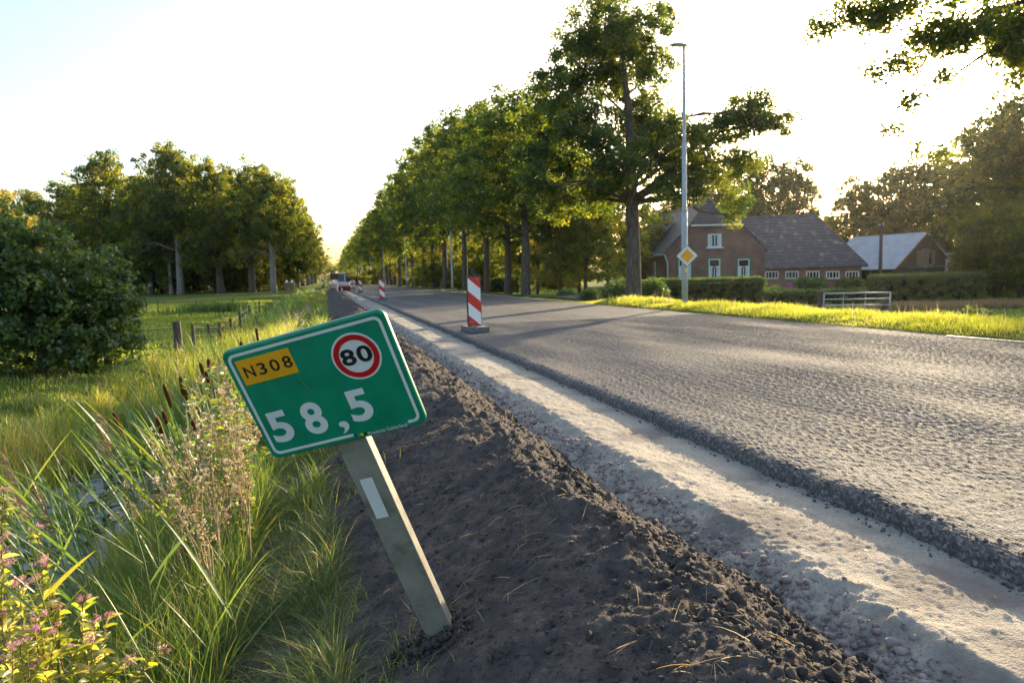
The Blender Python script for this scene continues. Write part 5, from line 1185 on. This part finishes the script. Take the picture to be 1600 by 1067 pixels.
G['plume'] = leafmat("reed_plume", [(0, (.12, .055, .05)), (1, (.30, .19, .16))], [(0, (.3, .15, .12)), (1, (.5, .35, .28))], trans=.35, gloss=.02)
reed(205, 850, 4.0, 160, 648, 6, "reed with a drooping purplish plume under the leftmost cattail", .22)
reed(75, 860, 3.2, 10, 715, 6, "reed with a dark plume at the left edge", .18)
reed(95, 900, 2.9, 60, 760, 5, "reed with a small plume above the pink flowers", .12)
rl = ["tallest green reed left of the dry thistles", "bright reed with a blade bent far to the left", "thin reed in front of the pale water", "reed leaning right beside the water", "bright yellow-green reed low in the centre left", "short reed above the pink flower heads", "reed near the picture's lower left", "reed behind the dark plume", "small reed by the grass bank", "lone low reed in the grass", "reed right of the purplish plume", "reed at the pale water's right edge"]
for i, (a_, b_, D, c_, d_, n) in enumerate([(235, 880, 3.4, 205, 690, 8), (225, 900, 3.0, 175, 740, 7), (150, 920, 3.1, 120, 760, 6), (255, 860, 3.8, 250, 700, 6), (190, 990, 2.4, 200, 900, 3), (130, 960, 2.7, 110, 830, 5), (60, 990, 2.3, 40, 860, 5), (30, 900, 3.3, 40, 740, 5), (330, 990, 2.6, 350, 930, 3), (300, 1010, 2.6, 310, 950, 3), (215, 800, 4.3, 190, 660, 6), (270, 830, 4.2, 262, 690, 6)]):
    reed(a_, b_, D, c_, d_, n, rl[i])
# hemp agrimony: leafy plants with pink heads
def forb(px, py, D, basez, h, nleaf, heads, label, leafcol='reed', headmat='pink', hs=.020, lsize=.07, name="pink_flower_plant", cat="flower", group=None, npet=120):
    q = P(px, py, D); x, y = q[0], q[1]; z0 = float(gz(x, y)); z0 = max(z0, -1.0); hh_ = q[2] - z0
    r = empty(name, (x, y, z0), label=label, cat=cat, group=group)
    b = MB(); ps = []; hp = []
    for k in range(heads):
        e = np.array([rp.normal(0, .10), rp.normal(0, .10), hh_ * rp.uniform(.70, 1.0)])
        if k == 0: e = np.array([0, 0, hh_])
        f0 = np.array([rp.normal(0, .012), rp.normal(0, .012), hh_ * rp.uniform(.25, .6)]); m_ = (f0 + e) * .5 + np.array([rp.normal(0, .03), rp.normal(0, .03), -.02])
        cvb = lambda t: (np.array([0, 0, -.02]) * (1 - t / .4) + f0 * t / .4) if t < .4 else ((1 - (t - .4) / .6) ** 2 * f0 + 2 * ((t - .4) / .6) * (1 - (t - .4) / .6) * m_ + ((t - .4) / .6) ** 2 * e)
        b.tube([cvb(t) for t in (0, .2, .4, .55, .7, .85, 1)], [.0035, .0033, .003, .0026, .0022, .0018, .0014], 5); hp.append(e)
        for j in range(nleaf):
            t = rp.uniform(.5 if leafcol == 'dry' else .12, .98); s = cvb(t); an = rp.uniform(0, 6.28); l_ = lsize * rp.uniform(.6, 1.3)
            ps.append(strap(s, s + np.array([math.cos(an) * l_, math.sin(an) * l_, l_ * rp.uniform(-.15, .6)]), l_ * .32, .25, rp, 5, .15))
    b.build("stem", G['redstem'] if headmat == 'pink' else (G['drystem'] if leafcol == 'dry' else G['stemgreen']), r)
    if leafcol == 'dry':
        cc = np.array([p_[0][0] for p_ in ps]) + rp.normal(0, .012, (len(ps), 3)); V, Fq, T = leaf_cloud(cc, rp.uniform(.006, .022, len(ps)), 4, .013, rp)
    else: V, Fq, T = join(ps, rp.uniform(.1, 1, len(ps)))
    mesh_np("leaves", V, Fq, G[leafcol], r, tint=T, smooth=True)
    for c_ in hp:
        cl = c_[None] + rp.normal(0, hs * .7, (5, 3)) * np.array([1, 1, .5])
        V, Fq, T = leaf_cloud(cl, np.full(5, hs * .6), npet // 5, hs * .34, rp); mesh_np("flower_head", V, Fq, G[headmat], r, tint=T)
    return r
G['redstem'] = plain("reddish_stem", (.16, .06, .04), .7)
fl = ["pink-flowered plant at the picture's left edge", "pink-flowered plant with its head against the dark water", "lowest pink-flowered plant, lower left", "leafy pink-flowered plant filling the lower left corner", "pink-flowered plant half way up the left edge", "small pink-flowered plant between two reeds", "leafy plant with pale buds in the lower left", "leafy pink-budded plant at the very bottom left"]
for i, (px, py, D) in enumerate([(6, 765, 2.7), (72, 872, 2.5), (130, 935, 2.4), (28, 905, 2.3), (4, 838, 2.5), (145, 992, 2.3), (60, 960, 2.25), (20, 1010, 2.1)]):
    forb(px, py, D, 0, 0, 64, 4, fl[i], leafcol='verge', group="pink-flowered plants by the ditch", hs=.018, lsize=.048)
# dry thistles with down
tln = ["dry thistle with the uppermost white tuft", "dry thistle nearest the sign", "dry thistle in the middle of the clump", "dry thistle leaning over the cattails", "low dry thistle with a pale tuft near the grass", "dry thistle at the left of the clump", "dry thistle farther up beside the sign"]
for i, (px, py, D) in enumerate([(345, 610, 3.6), (375, 640, 3.3), (330, 650, 3.4), (290, 632, 3.9), (318, 735, 3.0), (268, 690, 3.6), (355, 575, 4.4)]):
    forb(px, py, D, 0, 0, 22, 7, tln[i], leafcol='dry', headmat='down', hs=.014, lsize=.019, name="dry_thistle", cat="thistle", group="dry thistles beside the sign", npet=70)
# lit leafy weeds behind them
wl2 = ["sunlit leafy weed just left of the sign", "sunlit leafy weed behind the thistle tufts", "sunlit leafy weed with pink buds over the cattails", "leafy weed left of the sign's lower corner", "leafy weed low beside the sign's left edge", "pink-topped weed beneath the sign's upper left corner", "leafy weed touching the sign's left edge"]
for i, (px, py, D) in enumerate([(375, 600, 3.9), (340, 600, 4.4), (330, 572, 4.8), (372, 640, 3.7), (352, 640, 3.9), (350, 566, 4.6), (365, 625, 3.6)]):
    forb(px, py, D, 0, 0, 42, 6, wl2[i], hs=.013, lsize=.048, name="leafy_weed", cat="weed", group="leafy weeds beside the sign", npet=60)
# flowering strip along the far ditch
def weedmass(n, x0, x1, y0, y1, h0, h1, mat, per, size, name, label, seed, cr=.10, cat="weeds", cl=.6):
    rg_ = np.random.default_rng(seed); x = rg_.uniform(x0, x1, n); y = y0 * (y1 / y0) ** rg_.uniform(0, 1, n); k = (vn(x * cl, y * cl, seed) + .5) > rg_.uniform(.1, .8, n); x, y = x[k], y[k]
    z = gz(x, y) + rg_.uniform(h0, h1, len(x)); sc = np.clip(y / 8, .7, 4)
    V, Fq, T = leaf_cloud(np.stack([x, y, z], 1), cr * sc, per, size, rg_); return props(mesh_np(name, V, Fq, G[mat], tint=T), label, cat, kind="stuff")
weedmass(1500, -2.9, -.3, 6, 60, .05, .55, 'grass', 16, .05, "weeds", "mixed green weeds along the ditch beyond the sign", 41)
weedmass(420, -2.2, -.5, 11, 30, .45, .75, 'lilac', 8, .035, "flowers", "lilac flowers among the weeds along the ditch", 42, .06, "flowers")
weedmass(260, -1.6, -.4, 5, 9, .30, .55, 'dry', 14, .03, "dry_flowers", "straw-coloured seed heads just above the sign", 43, .06, "flowers")
weedmass(60, -1.0, -.2, 5, 40, .2, .45, 'down', 8, .022, "white_flowers", "small white flowers at the grass edge by the soil", 44, .03, "flowers")
n = 9000; rg = np.random.default_rng(51); y = 8.5 * (110 / 8.5) ** rg.uniform(0, 1, n); x = rg.uniform(-3.2, -1.6, n)
blades("reed_bed", np.stack([x, y, np.maximum(gz(x, y), -1.0)], 1), rg.uniform(.5, 1.0, n) * np.where(y > 45, .7, 1) * np.clip(.8 + fbm(x, y * .4, 97, 2), .45, 1.3), .018 * np.clip(y / 14, .8, 6), .35, G['reed'], rg, 4, rg.uniform(0, .7, n), .4, bias=(-.4, 0), kind="stuff", label="bright reeds filling the ditch above the sign's left half", cat="reeds")
n = 1500; y = rg.uniform(34, 42, n); c_ = P(345, 480, 36); x = c_[0] + rg.normal(0, 1.1, n)
blades("rush_clump", np.stack([x, c_[1] + rg.normal(0, .6, n), gz(x, x * 0 + c_[1])], 1), rg.uniform(.4, .8, n), .03, .3, G['grass'], rg, 3, rg.uniform(0, .3, n), .4, kind="stuff", label="dark clump of rushes on the meadow by the thin fence", cat="rushes")
# dry grass slope below the barn hedge, tall weeds on the verge
n = 9000; c1, c2 = P(1385, 478, 27), P(1680, 478, 27); t = rg.uniform(0, 1, n); x = c1[0] + (c2[0] - c1[0]) * t + rg.normal(0, .1, n); y = c1[1] + (c2[1] - c1[1]) * t + rg.uniform(-.8, 1.5, n)
blades("dry_grass", np.stack([x, y, gz(x, y)], 1), rg.uniform(.2, .42, n), .025, .6, G['dry'], rg, 3, rg.uniform(0, .35, n), .5, kind="stuff", label="dry brownish grass under the barn hedge", cat="grass")
n = 170; x = rg.uniform(10.1, 12.2, n); y = rg.uniform(8, 26, n)
blades("seed_stalks", np.stack([x, y, gz(x, y)], 1), rg.uniform(.22, .42, n), .010, .35, G['dry'], rg, 4, rg.uniform(.4, 1, n), .4, kind="stuff", label="thin dry seed stalks sticking out of the verge grass", cat="grass")
vl = ["leafy weed on the verge at the right, tallest", "leafy weed on the verge right of the tallest", "white-topped weed on the verge left of the tallest", "leafy weed on the verge by the picture's right edge"]
for i, (px, py, D) in enumerate([(1515, 480, 15), (1545, 485, 15), (1475, 487, 15.5), (1590, 500, 13)]):
    forb(px, py, D, 0, 0, 30, 8, vl[i], hs=.02 if i == 2 else .008, headmat='down', lsize=.14, name="verge_weed", cat="weed", npet=40)
# straw and roots on the mound
n = 520; x = rg.uniform(-.15, 1.3, n); y = dens_y(n, 1.1, 9); cl_ = vn(x * 5, y * 5, 12) > -.05; x, y = x[cl_], y[cl_]
ps = []
for a_, b_ in zip(x, y):
    z = float(zsoil(np.array([a_]), np.array([b_]))[0]); an = rg.uniform(0, 6.28)
    for k in range(rg.integers(1, 6)):
        an2 = an + rg.normal(0, .7); l_ = rg.uniform(.04, .14); ex_, ey_ = a_ + math.cos(an2) * l_, b_ + math.sin(an2) * l_
        ps.append(strap((a_, b_, z + .002), (ex_, ey_, float(zsoil(np.array([ex_]), np.array([ey_]))[0]) + .006), .0022, rg.uniform(.0, .25), rg, 4))
V, Fq, T = join(ps, rg.uniform(0, 1, len(ps))); props(mesh_np("dry_roots", V, Fq, G['dry'], tint=T), "dry straw and roots scattered over the dark soil", "straw", kind="stuff")
# grass tufts creeping onto the soil
n = 2600; x = rg.normal(.02, .13, n); y = dens_y(n, 1.0, 6); k_ = vn(x * 4, y * 4, 15) > .08; x, y = x[k_], y[k_]
blades("soil_edge_grass", np.stack([x, y, zsoil(x, y)], 1), rg.uniform(.05, .16, len(x)), .0035, .9, G['grass'], rg, 4, rg.uniform(.1, .95, len(x)), .8, kind="stuff", label="grass tufts creeping onto the left edge of the soil mound", cat="grass")
# fallen leaves
sc_m = MB()
for (x0, z0, x1, z1, w_) in ((-.058, .058, -.042, -.004, .0007), (.064, .118, .078, .098, .0006), (.19, .15, .215, .143, .0006), (-.01, .161, .012, .150, .0009)):
    sc_m.add([(x0, -.0031, z0), (x0 + w_, -.0031, z0), (x1 + w_, -.0031, z1), (x1, -.0031, z1)], [(0, 1, 2, 3)])
sc_m.build("scratch", plain("scratch_ochre", (.32, .30, .08), .8, bump=0), pl_)
x = rg.uniform(-1.45, -.45, 9000); y = rg.uniform(2.3, 5.2, 9000)
blades("bank_grass", np.stack([x, y, gz(x, y) - .02], 1), rg.uniform(.25, .55, 9000), rg.uniform(.003, .006, 9000), .5, G['grass'], rg, 4, tints(x, y, .1, .8, dry=.12), .5, kind="stuff", label="taller grass around the dry thistles left of the sign", cat="grass")
G['fallen'] = leafmat("fallen_leaf", [(0, (.22, .17, .03)), (.5, (.32, .22, .03)), (1, (.30, .11, .03))], [(0, (.4, .4, .05)), (1, (.5, .3, .04))], trans=.3, gloss=.05)
fx = [(2.50, 2.55), (2.46, 2.2), (2.30, 2.9), (2.05, 2.75), (2.20, 2.35), (1.72, 2.3), (1.78, 2.6), (1.70, 3.0), (1.76, 3.4), (1.74, 2.05), (2.4, 3.5), (2.52, 4.2), (2.1, 3.9), (1.8, 3.9), (1.95, 2.1), (2.48, 1.95), (1.73, 2.75), (1.68, 2.5), (2.35, 1.9), (1.77, 4.6), (1.75, 1.9), (2.55, 3.1)]
for i, (x, y) in enumerate(fx):
    l_ = rg.uniform(.022, .036); an = rg.uniform(0, 6.28); c_, s_ = math.cos(an), math.sin(an)
    v, f = strap((0, 0, .004), (l_, 0, .006), l_ * .55, .25, rg, 6, .2, side=(0, 0, 1)); v = np.stack([v[:, 0] * c_ - v[:, 1] * s_, v[:, 0] * s_ + v[:, 1] * c_, v[:, 2]], 1)
    z = float(zsand(np.array([x]), np.array([y]))[0])
    props(mesh_np("fallen_leaf", v, f, G['fallen'], tint=np.full(len(v), rg.uniform(0, 1)), loc=(x, y, z + .006)), "small yellow-brown fallen leaf lying on the sand or rubble of the trench", "leaf", group="fallen leaves in the trench")

# ------------------------------------------------------------------ added haze volume, suggesting the low sun's glare round the whole scene
m, nt = newmat("haze"); vp_ = N(nt, 'ShaderNodeVolumePrincipled'); vp_.inputs['Density'].default_value = HAZE; vp_.inputs['Anisotropy'].default_value = .78
vp_.inputs['Color'].default_value = (1, .96, .90, 1); o = N(nt, 'ShaderNodeOutputMaterial'); nt.links.new(vp_.outputs[0], o.inputs['Volume'])
b = MB(); b.box((0, 850, 13), (2100, 2000, 30)); hz_ = b.build("haze", m); props(hz_, "thin warm evening haze", "haze", kind="stuff")
